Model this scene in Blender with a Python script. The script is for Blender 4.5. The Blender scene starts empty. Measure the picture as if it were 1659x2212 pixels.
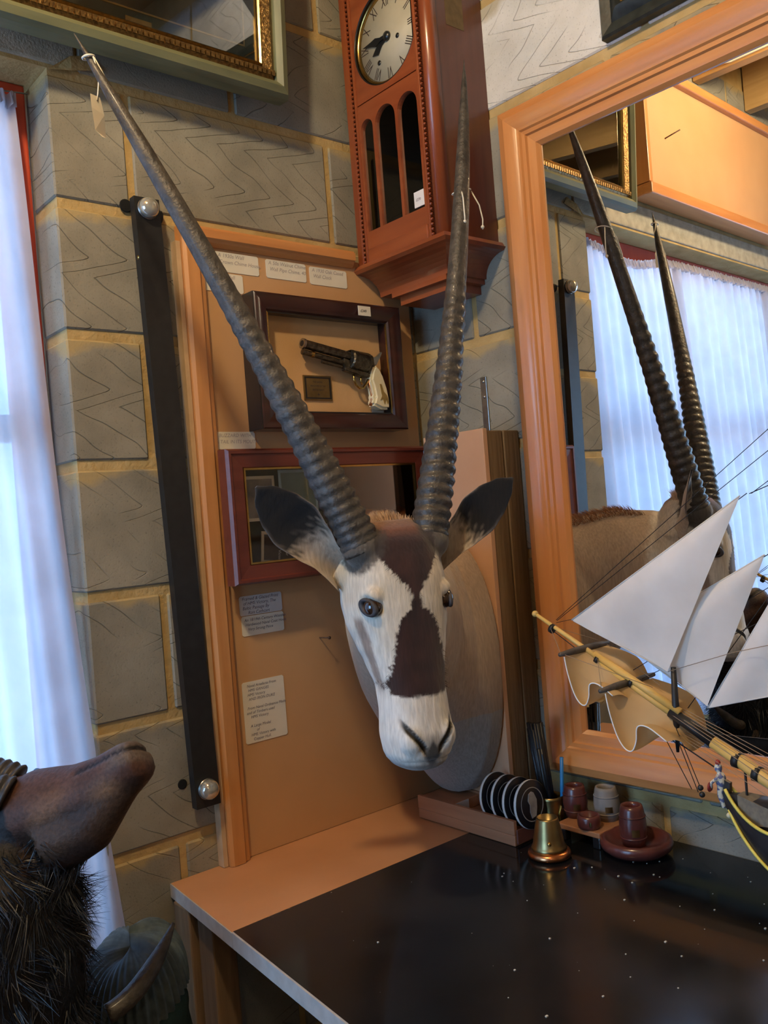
import bpy, bmesh, math, random
from mathutils import Vector, Matrix, noise
from math import sin, cos, pi, sqrt
random.seed(7)
SC = bpy.context.scene
COL = SC.collection

# ------------------------------------------------------------------ camera
cd = bpy.data.cameras.new('camera'); cam = bpy.data.objects.new('camera', cd); COL.objects.link(cam)
cd.sensor_fit = 'HORIZONTAL'; cd.sensor_width = 36.0; cd.lens = 36.0 * 1925.6 / 1659.0
cd.clip_start = 0.02
yaw, pitch, roll = 0.7054, 0.0016, -0.0783
fw = Vector((sin(yaw)*cos(pitch), cos(yaw)*cos(pitch), sin(pitch)))
rt = Vector((cos(yaw), -sin(yaw), 0)); up = rt.cross(fw)
r2 = rt*cos(roll) + up*sin(roll); u2 = up*cos(roll) - rt*sin(roll)
m3 = Matrix((r2, u2, -fw)).transposed()
cam.matrix_world = Matrix.Translation((-1.3902, -1.4799, 0.545)) @ m3.to_4x4()
SC.camera = cam

# ------------------------------------------------------------------ world, lights, exposure
w = bpy.data.worlds.new('sky'); SC.world = w; w.use_nodes = True
wn = w.node_tree.nodes; wl = w.node_tree.links
bg = wn['Background']
tc = wn.new('ShaderNodeTexCoord'); sx = wn.new('ShaderNodeSeparateXYZ'); rp = wn.new('ShaderNodeValToRGB')
wl.new(tc.outputs['Generated'], sx.inputs[0]); wl.new(sx.outputs[2], rp.inputs[0])
rp.color_ramp.elements[0].position = 0.0; rp.color_ramp.elements[0].color = (0.33, 0.56, 0.85, 1)
rp.color_ramp.elements[1].position = 0.12; rp.color_ramp.elements[1].color = (0.27, 0.58, 1.0, 1)
wl.new(rp.outputs[0], bg.inputs[0]); bg.inputs[1].default_value = 4.4

def light(name, kind, loc, energy, color, size=0.1):
    l = bpy.data.lights.new(name, kind); o = bpy.data.objects.new(name, l); COL.objects.link(o)
    o.location = loc; l.energy = energy; l.color = color
    if kind == 'POINT': l.shadow_soft_size = size
    return o
# warm ceiling bulb of the shop, then an added fill light
light('room_bulb', 'POINT', (-1.34, -.85, 1.87), 23, (1.0, 0.79, 0.48), 0.05)
light('back_fill', 'POINT', (-2.2, -2.6, 1.85), 5, (1.0, 0.82, 0.58), 0.06)  # unseen warm fill, added to lift the ambient light
pl = bpy.data.lights.new('window_portal', 'AREA'); po = bpy.data.objects.new('window_portal', pl); COL.objects.link(po)
pl.shape = 'RECTANGLE'; pl.size = 2.1; pl.size_y = 1.6; po.location = (-1.85, 0.20, 0.55); po.rotation_euler = (pi/2, 0, pi)
po.rotation_euler = (-pi/2, 0, 0)
pl.cycles.is_portal = True
p2 = bpy.data.lights.new('window_portal', 'AREA'); q2 = bpy.data.objects.new('window_portal', p2); COL.objects.link(q2)
p2.shape = 'RECTANGLE'; p2.size = 1.6; p2.size_y = 1.3; q2.location = (-3.42, -.775, .675); q2.rotation_euler = (0, -pi/2, 0); p2.cycles.is_portal = True
vs = SC.view_settings
vs.view_transform = 'Standard'; vs.look = 'None'; vs.gamma = 1.0; vs.use_curve_mapping = False
vs.exposure = 1.22

# ------------------------------------------------------------------ materials
MATS = {}
def newmat(name):
    m = bpy.data.materials.new(name); m.use_nodes = True
    return m, m.node_tree.nodes, m.node_tree.links, m.node_tree.nodes['Principled BSDF']
def c4(c): return (c[0], c[1], c[2], 1)
def mat(name, col, col2=None, rough=.6, metal=0, scale=20, stretch=(1, 1, 1), bump=0, bscale=None, detail=5,
        lo=.35, hi=.65, coat=0, spec=.5, sheen=0, rough2=None):
    if name in MATS: return MATS[name]
    m, n, l, b = newmat(name)
    b.inputs['Base Color'].default_value = c4(col); b.inputs['Roughness'].default_value = rough
    b.inputs['Metallic'].default_value = metal; b.inputs['Coat Weight'].default_value = coat
    b.inputs['Specular IOR Level'].default_value = spec; b.inputs['Sheen Weight'].default_value = sheen
    b.inputs['Coat Roughness'].default_value = .15
    if col2 or bump:
        t = n.new('ShaderNodeTexCoord'); mp = n.new('ShaderNodeMapping'); mp.inputs['Scale'].default_value = stretch
        l.new(t.outputs['Object'], mp.inputs[0])
    if col2:
        nz = n.new('ShaderNodeTexNoise'); nz.inputs['Scale'].default_value = scale; nz.inputs['Detail'].default_value = detail
        l.new(mp.outputs[0], nz.inputs['Vector'])
        r = n.new('ShaderNodeValToRGB'); r.color_ramp.elements[0].position = lo; r.color_ramp.elements[1].position = hi
        r.color_ramp.elements[0].color = c4(col); r.color_ramp.elements[1].color = c4(col2)
        l.new(nz.outputs['Fac'], r.inputs[0]); l.new(r.outputs[0], b.inputs['Base Color'])
        if rough2 is not None:
            mr = n.new('ShaderNodeMapRange'); mr.inputs[1].default_value = lo; mr.inputs[2].default_value = hi
            mr.inputs[3].default_value = rough; mr.inputs[4].default_value = rough2
            l.new(nz.outputs['Fac'], mr.inputs[0]); l.new(mr.outputs[0], b.inputs['Roughness'])
    if bump:
        n2 = n.new('ShaderNodeTexNoise'); n2.inputs['Scale'].default_value = bscale or scale; n2.inputs['Detail'].default_value = 6
        l.new(mp.outputs[0], n2.inputs['Vector'])
        bp = n.new('ShaderNodeBump'); bp.inputs['Strength'].default_value = bump; bp.inputs['Distance'].default_value = .004
        l.new(n2.outputs['Fac'], bp.inputs['Height']); l.new(bp.outputs[0], b.inputs['Normal'])
    MATS[name] = m
    return m

def math_node(n, l, op, a, b=None):
    k = n.new('ShaderNodeMath'); k.operation = op
    for i, v in enumerate((a, b)):
        if v is None: continue
        if isinstance(v, (int, float)): k.inputs[i].default_value = v
        else: l.new(v, k.inputs[i])
    return k.outputs[0]

def block_mat(name, col, col2, smear, flip=1.0):
    """concrete block: rough grey, combed zigzag scratches, mortar smeared along the top edge"""
    m, n, l, b = newmat(name); MATS[name] = m
    t = n.new('ShaderNodeTexCoord'); oi = n.new('ShaderNodeObjectInfo'); sp = n.new('ShaderNodeSeparateXYZ')
    l.new(t.outputs['Object'], sp.inputs[0])
    M = lambda op, a, c=None: math_node(n, l, op, a, c)
    wob = n.new('ShaderNodeTexNoise'); wob.inputs['Scale'].default_value = 9; wob.inputs['Detail'].default_value = 1
    va = n.new('ShaderNodeVectorMath'); va.operation = 'ADD'; l.new(t.outputs['Object'], va.inputs[0])
    cb = n.new('ShaderNodeCombineXYZ'); l.new(M('MULTIPLY', oi.outputs['Random'], 37.0), cb.inputs[0]); l.new(cb.outputs[0], va.inputs[1])
    l.new(va.outputs[0], wob.inputs['Vector'])
    wv = M('MULTIPLY', M('SUBTRACT', wob.outputs['Fac'], .5), .05)
    x = M('ADD', M('MULTIPLY', sp.outputs[0], flip), M('MULTIPLY', wv, 1.0))
    z = M('ADD', sp.outputs[2], M('ADD', M('MULTIPLY', oi.outputs['Random'], .35), M('MULTIPLY', wv, .5)))
    lam = .118
    tt = M('FRACT', M('DIVIDE', M('SUBTRACT', 5.0, z), lam))
    # asymmetric smooth zigzag: long diagonal down, quick sweep back
    rise = M('DIVIDE', tt, .74); fall = M('DIVIDE', M('SUBTRACT', 1.0, tt), .26)
    g = n.new('ShaderNodeMath'); g.operation = 'SMOOTH_MIN'; l.new(rise, g.inputs[0]); l.new(fall, g.inputs[1]); g.inputs[2].default_value = .22
    A = .115; S = .062
    f = M('FRACT', M('DIVIDE', M('ADD', M('SUBTRACT', x, M('MULTIPLY', g.outputs[0], A)), 10.0), S))
    dist = M('ABSOLUTE', M('SUBTRACT', f, .5))
    steep = n.new('ShaderNodeMix'); steep.data_type = 'FLOAT'
    cmp = M('GREATER_THAN', tt, .74); l.new(cmp, steep.inputs[0]); steep.inputs[2].default_value = .027; steep.inputs[3].default_value = .05
    line = n.new('ShaderNodeMapRange'); line.interpolation_type = 'SMOOTHSTEP'
    l.new(dist, line.inputs[0]); line.inputs[1].default_value = 0.0; l.new(steep.outputs[0], line.inputs[2])
    line.inputs[3].default_value = 1.0; line.inputs[4].default_value = 0.0
    # patchy presence of scratches
    pn = n.new('ShaderNodeTexNoise'); pn.inputs['Scale'].default_value = 7; l.new(va.outputs[0], pn.inputs['Vector'])
    pm = n.new('ShaderNodeMapRange'); l.new(pn.outputs['Fac'], pm.inputs[0]); pm.inputs[1].default_value = .42; pm.inputs[2].default_value = .55
    lin = M('MULTIPLY', line.outputs[0], pm.outputs[0])
    # stay away from the block edges
    fine = n.new('ShaderNodeTexNoise'); fine.inputs['Scale'].default_value = 260; fine.inputs['Detail'].default_value = 4; l.new(va.outputs[0], fine.inputs['Vector'])
    big = n.new('ShaderNodeTexNoise'); big.inputs['Scale'].default_value = 11; big.inputs['Detail'].default_value = 6; l.new(va.outputs[0], big.inputs['Vector'])
    r = n.new('ShaderNodeValToRGB'); r.color_ramp.elements[0].position = .32; r.color_ramp.elements[1].position = .7
    r.color_ramp.elements[0].color = c4(col); r.color_ramp.elements[1].color = c4(col2); l.new(big.outputs['Fac'], r.inputs[0])
    # pores
    pr = n.new('ShaderNodeMapRange'); l.new(fine.outputs['Fac'], pr.inputs[0]); pr.inputs[1].default_value = .28; pr.inputs[2].default_value = .40
    pr.inputs[3].default_value = .62; pr.inputs[4].default_value = 1.0
    mx0 = n.new('ShaderNodeMix'); mx0.data_type = 'RGBA'; mx0.blend_type = 'MULTIPLY'; mx0.inputs[0].default_value = 1
    l.new(r.outputs[0], mx0.inputs[6]); l.new(pr.outputs[0], mx0.inputs[7])
    # mortar smear near the upper edge and ends
    top = M('ADD', sp.outputs[2], M('MULTIPLY', M('SUBTRACT', big.outputs['Fac'], .5), .10))
    sm = n.new('ShaderNodeMapRange'); l.new(top, sm.inputs[0]); sm.inputs[1].default_value = .083; sm.inputs[2].default_value = .100
    mx1 = n.new('ShaderNodeMix'); mx1.data_type = 'RGBA'; l.new(M('MULTIPLY', sm.outputs[0], .75), mx1.inputs[0])
    l.new(mx0.outputs[2], mx1.inputs[6]); mx1.inputs[7].default_value = c4(smear)
    mx2 = n.new('ShaderNodeMix'); mx2.data_type = 'RGBA'; l.new(M('MULTIPLY', lin, .40), mx2.inputs[0])
    l.new(mx1.outputs[2], mx2.inputs[6]); mx2.inputs[7].default_value = (col[0]*.35, col[1]*.33, col[2]*.3, 1)
    l.new(mx2.outputs[2], b.inputs['Base Color'])
    b.inputs['Roughness'].default_value = .95; b.inputs['Specular IOR Level'].default_value = .15
    h = M('SUBTRACT', M('MULTIPLY', fine.outputs['Fac'], .35), M('MULTIPLY', lin, 1.2))
    bp = n.new('ShaderNodeBump'); bp.inputs['Strength'].default_value = .7; bp.inputs['Distance'].default_value = .003
    l.new(h, bp.inputs['Height']); l.new(bp.outputs[0], b.inputs['Normal'])
    return m

def wood(name, c1, c2, grain='Z', rough=.45, coat=0.0, fine=55, bump=.15):
    st = {'X': (.08, 1, 1), 'Y': (1, .08, 1), 'Z': (1, 1, .08)}[grain]
    return mat(name, c1, c2, rough=rough, scale=fine, stretch=st, bump=bump, bscale=fine*1.5, lo=.3, hi=.7, coat=coat)

def vcol_mat(name, rough=.85, bump=.3, bscale=220, stretch=(1, 1, .18), sheen=.2, var=.25):
    m, n, l, b = newmat(name); MATS[name] = m
    a = n.new('ShaderNodeVertexColor'); a.layer_name = 'fur'
    t = n.new('ShaderNodeTexCoord'); mp = n.new('ShaderNodeMapping'); mp.inputs['Scale'].default_value = stretch; l.new(t.outputs['Object'], mp.inputs[0])
    nz = n.new('ShaderNodeTexNoise'); nz.inputs['Scale'].default_value = bscale; nz.inputs['Detail'].default_value = 4; l.new(mp.outputs[0], nz.inputs['Vector'])
    mr = n.new('ShaderNodeMapRange'); l.new(nz.outputs['Fac'], mr.inputs[0]); mr.inputs[1].default_value = .3; mr.inputs[2].default_value = .7
    mr.inputs[3].default_value = 1-var; mr.inputs[4].default_value = 1+var*.4
    mx = n.new('ShaderNodeMix'); mx.data_type = 'RGBA'; mx.blend_type = 'MULTIPLY'; mx.inputs[0].default_value = 1
    l.new(a.outputs[0], mx.inputs[6]); l.new(mr.outputs[0], mx.inputs[7]); l.new(mx.outputs[2], b.inputs['Base Color'])
    bp = n.new('ShaderNodeBump'); bp.inputs['Strength'].default_value = bump; bp.inputs['Distance'].default_value = .003
    l.new(nz.outputs['Fac'], bp.inputs['Height']); l.new(bp.outputs[0], b.inputs['Normal'])
    b.inputs['Roughness'].default_value = rough; b.inputs['Sheen Weight'].default_value = sheen; b.inputs['Specular IOR Level'].default_value = .25
    return m

def glass_mat(name, gloss=.10, tint=(1, 1, 1), rough=0.0):
    m, n, l, b = newmat(name); MATS[name] = m; n.remove(b)
    out = [k for k in n if k.type == 'OUTPUT_MATERIAL'][0]
    tr = n.new('ShaderNodeBsdfTransparent'); tr.inputs[0].default_value = c4(tint)
    gl = n.new('ShaderNodeBsdfGlossy'); gl.inputs['Roughness'].default_value = rough; gl.inputs[0].default_value = (1, 1, 1, 1)
    fr = n.new('ShaderNodeFresnel'); fr.inputs[0].default_value = 1.5
    ad = math_node(n, l, 'ADD', fr.outputs[0], gloss - .04)
    mx = n.new('ShaderNodeMixShader'); l.new(ad, mx.inputs[0]); l.new(tr.outputs[0], mx.inputs[1]); l.new(gl.outputs[0], mx.inputs[2])
    l.new(mx.outputs[0], out.inputs[0]); return m

def cloth_mat(name, col, transl=.5, transp=.0, scale=400):
    m, n, l, b = newmat(name); MATS[name] = m; n.remove(b)
    out = [k for k in n if k.type == 'OUTPUT_MATERIAL'][0]
    t = n.new('ShaderNodeTexCoord'); nz = n.new('ShaderNodeTexNoise'); nz.inputs['Scale'].default_value = 12; nz.inputs['Detail'].default_value = 4
    l.new(t.outputs['Object'], nz.inputs['Vector'])
    mr = n.new('ShaderNodeValToRGB'); mr.color_ramp.elements[0].position = .3; mr.color_ramp.elements[1].position = .7
    mr.color_ramp.elements[0].color = (col[0]*.86, col[1]*.85, col[2]*.84, 1); mr.color_ramp.elements[1].color = c4(col); l.new(nz.outputs['Fac'], mr.inputs[0])
    d = n.new('ShaderNodeBsdfDiffuse'); tl = n.new('ShaderNodeBsdfTranslucent'); l.new(mr.outputs[0], d.inputs[0]); l.new(mr.outputs[0], tl.inputs[0])
    mx = n.new('ShaderNodeMixShader'); mx.inputs[0].default_value = transl; l.new(d.outputs[0], mx.inputs[1]); l.new(tl.outputs[0], mx.inputs[2])
    last = mx
    if transp:
        tp = n.new('ShaderNodeBsdfTransparent'); m2 = n.new('ShaderNodeMixShader'); m2.inputs[0].default_value = transp
        l.new(mx.outputs[0], m2.inputs[1]); l.new(tp.outputs[0], m2.inputs[2]); last = m2
    l.new(last.outputs[0], out.inputs[0]); return m

# colours
MORTAR = mat('mortar', (.42, .29, .12), (.52, .38, .18), rough=.95, scale=14, bump=.6, bscale=120, spec=.1)
BLOCK = block_mat('concrete_block', (.23, .215, .175), (.32, .30, .245), (.46, .34, .15))
BLOCK2 = block_mat('concrete_block_reversed', (.21, .205, .18), (.29, .28, .24), (.44, .33, .15), -1.0)
WHITEBLOCK = block_mat('whitewashed_block', (.55, .54, .50), (.72, .71, .68), (.40, .33, .2), -1.0)
CONC = mat('lintel_concrete', (.34, .32, .26), (.46, .43, .36), rough=.95, scale=30, bump=.5, bscale=200, spec=.1)
PLASTER = mat('shop_wall', (.34, .29, .22), (.42, .36, .27), rough=.9, scale=5, bump=.2, bscale=90)
PLY = mat('plywood_board', (.52, .29, .13), (.58, .34, .165), rough=.62, scale=4, bump=.05, bscale=160, lo=.3, hi=.7, detail=3)
PLY2 = mat('pink_plywood', (.55, .31, .18), (.62, .37, .22), rough=.6, scale=5, bump=.05, bscale=160)
PINE_V = wood('pine_upright', (.52, .215, .062), (.62, .285, .095), 'Z', .42, .15)
PINE_H = wood('pine_rail', (.50, .20, .058), (.60, .27, .09), 'X', .42, .15)
PINE_MV = wood('varnished_pine_upright', (.55, .215, .065), (.66, .30, .105), 'Z', .30, .5)
PINE_MH = wood('varnished_pine_rail', (.55, .215, .065), (.66, .30, .105), 'X', .30, .5)
BATTEN = wood('rough_batten', (.17, .105, .05), (.26, .165, .08), 'Z', .85, 0, 70, .4)
DESKLEG = wood('rough_desk_timber', (.13, .080, .042), (.22, .14, .075), 'Z', .85, 0, 60, .4)
JOIST = wood('joist_pine', (.46, .27, .10), (.60, .38, .16), 'Y', .75, 0, 40, .3)
MAHOG = wood('clock_mahogany', (.20, .042, .014), (.30, .075, .024), 'Z', .30, .5, 40, .05)
MAHOG_H = wood('clock_mahogany_rail', (.21, .045, .015), (.31, .08, .026), 'X', .30, .5, 40, .05)
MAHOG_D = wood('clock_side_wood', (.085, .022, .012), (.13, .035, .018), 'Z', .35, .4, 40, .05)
REDWOOD = wood('case_red_wood', (.105, .020, .013), (.15, .032, .020), 'X', .35, .4, 60, .05)
DARKFRAME = mat('dark_stained_frame', (.020, .006, .005), (.045, .011, .009), rough=.28, scale=40, stretch=(.1, 1, 1), coat=.5)
BLACKEDGE = mat('black_lacquer_edge', (.010, .009, .010), rough=.35, coat=.3)
BLACKM = mat('black_painted_metal', (.012, .012, .013), (.018, .018, .019), rough=.42, scale=60)
REDPAINT = mat('red_window_paint', (.46, .045, .016), (.56, .07, .022), rough=.5, scale=25, stretch=(1, 1, .15), bump=.15)
BRASS = mat('brass', (.62, .42, .14), (.45, .30, .10), rough=.25, metal=1, scale=30)
OLDBRASS = mat('tarnished_brass', (.36, .27, .12), (.24, .17, .07), rough=.34, metal=1, scale=25)
COPPER = mat('copper', (.62, .27, .12), (.45, .17, .07), rough=.28, metal=1, scale=30)
STEEL = mat('steel', (.55, .54, .52), (.40, .39, .37), rough=.3, metal=1, scale=60)
RUST = mat('rusty_nail', (.10, .06, .045), (.18, .10, .06), rough=.7, metal=.3, scale=200)
PAPER = mat('paper_label', (.70, .66, .56), (.76, .72, .62), rough=.8, scale=12)
PAPERB = mat('cool_paper_label', (.56, .55, .56), (.64, .63, .63), rough=.8, scale=12)
INK = mat('faded_ink', (.16, .15, .20), rough=.8)
INKL = mat('pale_ink', (.36, .33, .34), rough=.8)
INKB = mat('dark_ink', (.03, .03, .05), rough=.8)
WHITEP = mat('white_print', (.75, .74, .72), rough=.6)
STRING = mat('white_string', (.72, .69, .60), rough=.8)
GLASS = glass_mat('picture_glass', .06)
PANE = glass_mat('window_glass', .04)
MIRROR = mat('mirror_silver', (.90, .91, .91), rough=.0, metal=1)

# ------------------------------------------------------------------ mesh helpers
def link(o, parent=None):
    COL.objects.link(o)
    if parent is not None: o.parent = parent
    return o
def mesh(name, verts, faces, m=None, parent=None, smooth=False, mats=None, fm=None):
    me = bpy.data.meshes.new(name); me.from_pydata([tuple(v) for v in verts], [], faces); me.update()
    for k in (mats or ([m] if m else [])): me.materials.append(k)
    if fm: me.polygons.foreach_set('material_index', fm)
    if smooth: me.polygons.foreach_set('use_smooth', [True]*len(me.polygons))
    bm = bmesh.new(); bm.from_mesh(me); bmesh.ops.recalc_face_normals(bm, faces=bm.faces); bm.to_mesh(me); bm.free()
    return link(bpy.data.objects.new(name, me), parent)
def tag(o, label, cat, group=None):
    o['label'] = label; o['category'] = cat
    if group: o['group'] = group
    return o
def struct(o): o['kind'] = 'structure'; return o
def empty(name, loc=(0, 0, 0), rz=0, parent=None, rot=None):
    o = bpy.data.objects.new(name, None); link(o, parent); o.location = loc; o.rotation_euler = rot or (0, 0, rz); o.empty_display_size = .05
    return o
def thing(name, label, cat, loc=(0, 0, 0), rz=0, group=None, rot=None):
    return tag(empty(name, loc, rz, rot=rot), label, cat, group)
BF = [(0, 1, 3, 2), (4, 6, 7, 5), (0, 4, 5, 1), (2, 3, 7, 6), (0, 2, 6, 4), (1, 5, 7, 3)]
def boxv(x0, x1, y0, y1, z0, z1): return [(x, y, z) for x in (x0, x1) for y in (y0, y1) for z in (z0, z1)]
def box(name, x0, x1, y0, y1, z0, z1, m, parent=None, bev=0, seg=2, local=True):
    """box; with local=True its origin sits at its own centre"""
    c = ((x0+x1)/2, (y0+y1)/2, (z0+z1)/2) if local else (0, 0, 0)
    o = mesh(name, boxv(x0-c[0], x1-c[0], y0-c[1], y1-c[1], z0-c[2], z1-c[2]), BF, m, parent)
    o.location = c
    if bev:
        bm = bmesh.new(); bm.from_mesh(o.data)
        bmesh.ops.bevel(bm, geom=list(bm.edges), offset=bev, segments=seg, affect='EDGES', profile=.5)
        bm.to_mesh(o.data); bm.free()
    return o
def boxes(name, lst, m, parent=None):
    v, f = [], []
    for b in lst:
        k = len(v); v += boxv(*b); f += [tuple(i+k for i in q) for q in BF]
    return mesh(name, v, f, m, parent)
def grid_faces(nu, nv, cu=False, cv=False):
    f = []
    for i in range(nu if cu else nu-1):
        for j in range(nv if cv else nv-1):
            a, b = i, (i+1) % nu; c, d = j, (j+1) % nv
            f.append((a*nv+c, b*nv+c, b*nv+d, a*nv+d))
    return f
def loft(rings, cap=True):
    n = len(rings[0]); v = [p for r in rings for p in r]
    f = grid_faces(len(rings), n, False, True)
    if cap:
        f.append(tuple(range(n-1, -1, -1))); k = (len(rings)-1)*n; f.append(tuple(range(k, k+n)))
    return v, f
def frames(pts):
    pts = [Vector(p) for p in pts]; T = []
    for i in range(len(pts)):
        a = pts[max(i-1, 0)]; b = pts[min(i+1, len(pts)-1)]; T.append((b-a).normalized())
    ref = Vector((0, 0, 1)) if abs(T[0].z) < .9 else Vector((1, 0, 0))
    nrm = (ref - T[0]*ref.dot(T[0])).normalized(); out = []
    for t in T:
        nrm = (nrm - t*nrm.dot(t)).normalized(); out.append((t, nrm, t.cross(nrm)))
    return pts, out
def tubev(pts, rad, n=8, cap=True):
    pts, fr = frames(pts); rings = []
    for i, p in enumerate(pts):
        r = rad[i] if isinstance(rad, (list, tuple)) else rad
        t, a, b = fr[i]
        rings.append([p + a*(r*cos(2*pi*k/n)) + b*(r*sin(2*pi*k/n)) for k in range(n)])
    return loft(rings, cap)
def tube(name, pts, rad, m, parent=None, n=8):
    v, f = tubev(pts, rad, n); return mesh(name, v, f, m, parent, True)
def tubes(name, lst, m, parent=None, n=5):
    v, f = [], []
    for pts, r in lst:
        a, b = tubev(pts, r, n); k = len(v); v += a; f += [tuple(i+k for i in q) for q in b]
    return mesh(name, v, f, m, parent, True)
def lathev(prof, n=32, a0=0, axis='Z'):
    rings = [[(r*cos(2*pi*k/n), r*sin(2*pi*k/n), z) for k in range(n)] for r, z in prof]
    return loft(rings, True)
def lathe(name, prof, m, parent=None, n=32, loc=(0, 0, 0), rot=(0, 0, 0), sharp=False, ring=False):
    v, f = lathev(prof, n)
    if ring: f = grid_faces(len(prof), n, True, True)
    o = mesh(name, v, f, m, parent, True); o.location = loc; o.rotation_euler = rot
    if sharp: autosharp(o)
    return o
def autosharp(o, ang=.6):
    bm = bmesh.new(); bm.from_mesh(o.data)
    for e in bm.edges:
        if len(e.link_faces) == 2 and e.calc_face_angle(0) > ang: e.smooth = False
    bm.to_mesh(o.data); bm.free()
def extrude2(name, pts, y0, y1, m, parent=None, bev=0):
    """outline in the x-z plane given thickness along y"""
    n = len(pts); v = [(x, y0, z) for x, z in pts] + [(x, y1, z) for x, z in pts]
    f = [tuple(range(n)), tuple(range(2*n-1, n-1, -1))] + [(i, (i+1) % n, n+(i+1) % n, n+i) for i in range(n)]
    o = mesh(name, v, f, m, parent)
    if bev:
        bm = bmesh.new(); bm.from_mesh(o.data)
        bmesh.ops.bevel(bm, geom=[e for e in bm.edges if len(e.link_faces) == 2 and e.calc_face_angle(0) > .5], offset=bev, segments=2, affect='EDGES')
        bm.to_mesh(o.data); bm.free()
    return o
def sphere(name, r, m, parent=None, loc=(0, 0, 0), n=16, sc=(1, 1, 1)):
    prof = [(max(r*sin(pi*i/n), 1e-5), -r*cos(pi*i/n)) for i in range(n+1)]
    o = lathe(name, prof, m, parent, n*2, loc); o.scale = sc; return o
def rails(parent, x0, x1, z0, z1, prof, mh, mv, name='rail', sides='TBLR'):
    """mitred frame rails; prof = [(inset from the outer edge, y)] listed across the moulding"""
    for s in sides:
        P = []
        for ins, y in prof:
            if s == 'T': P.append([(x0+ins, y, z1-ins), (x1-ins, y, z1-ins)])
            if s == 'B': P.append([(x0+ins, y, z0+ins), (x1-ins, y, z0+ins)])
            if s == 'L': P.append([(x0+ins, y, z0+ins), (x0+ins, y, z1-ins)])
            if s == 'R': P.append([(x1-ins, y, z0+ins), (x1-ins, y, z1-ins)])
        n = len(P); v = [p[0] for p in P] + [p[1] for p in P]
        f = [(i, (i+1) % n, n+(i+1) % n, n+i) for i in range(n)] + [tuple(range(n)), tuple(range(2*n-1, n-1, -1))]
        o = mesh(name, v, f, mh if s in 'TB' else mv, parent)
        o.data.polygons.foreach_set('use_smooth', [True]*len(o.data.polygons)); autosharp(o, .45)
def text(s, size, m, parent, x, z, y, shear=.2, align='LEFT', rot=0, name='writing', xs=1.0, spacing=1.0):
    cu = bpy.data.curves.new('text', 'FONT'); cu.body = s; cu.size = size; cu.shear = shear; cu.align_x = align; cu.space_line = spacing
    cu.resolution_u = 3
    t = bpy.data.objects.new('text', cu); COL.objects.link(t)
    bpy.context.view_layer.update()
    dg = bpy.context.evaluated_depsgraph_get(); me = bpy.data.meshes.new_from_object(t.evaluated_get(dg))
    bpy.data.objects.remove(t)
    for v in me.vertices:
        a, b = v.co.x*xs, v.co.y; a, b = a*cos(rot)-b*sin(rot), a*sin(rot)+b*cos(rot); v.co = (x+a, y, z+b)
    me.materials.clear(); me.materials.append(m)
    return link(bpy.data.objects.new(name, me), parent)
def reroot(t):
    """children modelled in room coordinates keep their place under an offset root"""
    for c in t.children: c.matrix_parent_inverse = Matrix.Translation(-Vector(t.location))
def remesh(name, parts, voxel, m, parent=None, smooth_it=2):
    v, f = [], []
    for a, b in parts:
        k = len(v); v += [tuple(p) for p in a]; f += [tuple(i+k for i in q) for q in b]
    o = mesh(name, v, f, None, None)
    md = o.modifiers.new('r', 'REMESH'); md.mode = 'VOXEL'; md.voxel_size = voxel; md.use_smooth_shade = True
    ms = o.modifiers.new('s', 'SMOOTH'); ms.iterations = smooth_it; ms.factor = .6
    bpy.context.view_layer.update()
    me = bpy.data.meshes.new_from_object(o.evaluated_get(bpy.context.evaluated_depsgraph_get()))
    bpy.data.objects.remove(o); me.materials.clear(); me.materials.append(m); me.name = name
    me.polygons.foreach_set('use_smooth', [True]*len(me.polygons))
    return link(bpy.data.objects.new(name, me), parent)
def paint(o, fn):
    ca = o.data.color_attributes.new('fur', 'FLOAT_COLOR', 'POINT'); buf = []
    for v in o.data.vertices: buf += list(fn(v.co)) + [1.0]
    ca.data.foreach_set('color', buf)
def lerp(a, b, t): return tuple(x+(y-x)*t for x, y in zip(a, b))
def sstep(e0, e1, x):
    t = min(max((x-e0)/(e1-e0), 0), 1); return t*t*(3-2*t)
def interp(tab, x):
    if x <= tab[0][0]: return tab[0][1:]
    for a, b in zip(tab, tab[1:]):
        if x <= b[0]:
            t = (x-a[0])/(b[0]-a[0]); t = t*t*(3-2*t)*.5 + t*.5
            return lerp(a[1:], b[1:], t)
    return tab[-1][1:]
def bez(pts, n):
    out = []
    for i in range(n+1):
        q = [Vector(p) for p in pts]; t = i/n
        while len(q) > 1: q = [a.lerp(b, t) for a, b in zip(q, q[1:])]
        out.append(q[0])
    return out
def strands(name, roots, m, parent, width=.0009, segs=4):
    """fur: thin tapering strips; roots = (point, direction, length, droop vector)"""
    v, f = [], []
    for p, d, L, droop in roots:
        side = d.cross(Vector((random.uniform(-1, 1), random.uniform(-1, 1), random.uniform(-1, 1)))).normalized(); k = len(v)
        for i in range(segs):
            t = i/(segs-1); c = p + d*(L*t) + droop*(L*t*t); wv = side*(width*(1-t*.85)); v += [c-wv, c+wv]
            if i: a = k+2*i-2; f.append((a, a+1, a+3, a+2))
    o = mesh(name, v, f, m, parent); o['kind'] = 'stuff'; return o

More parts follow.
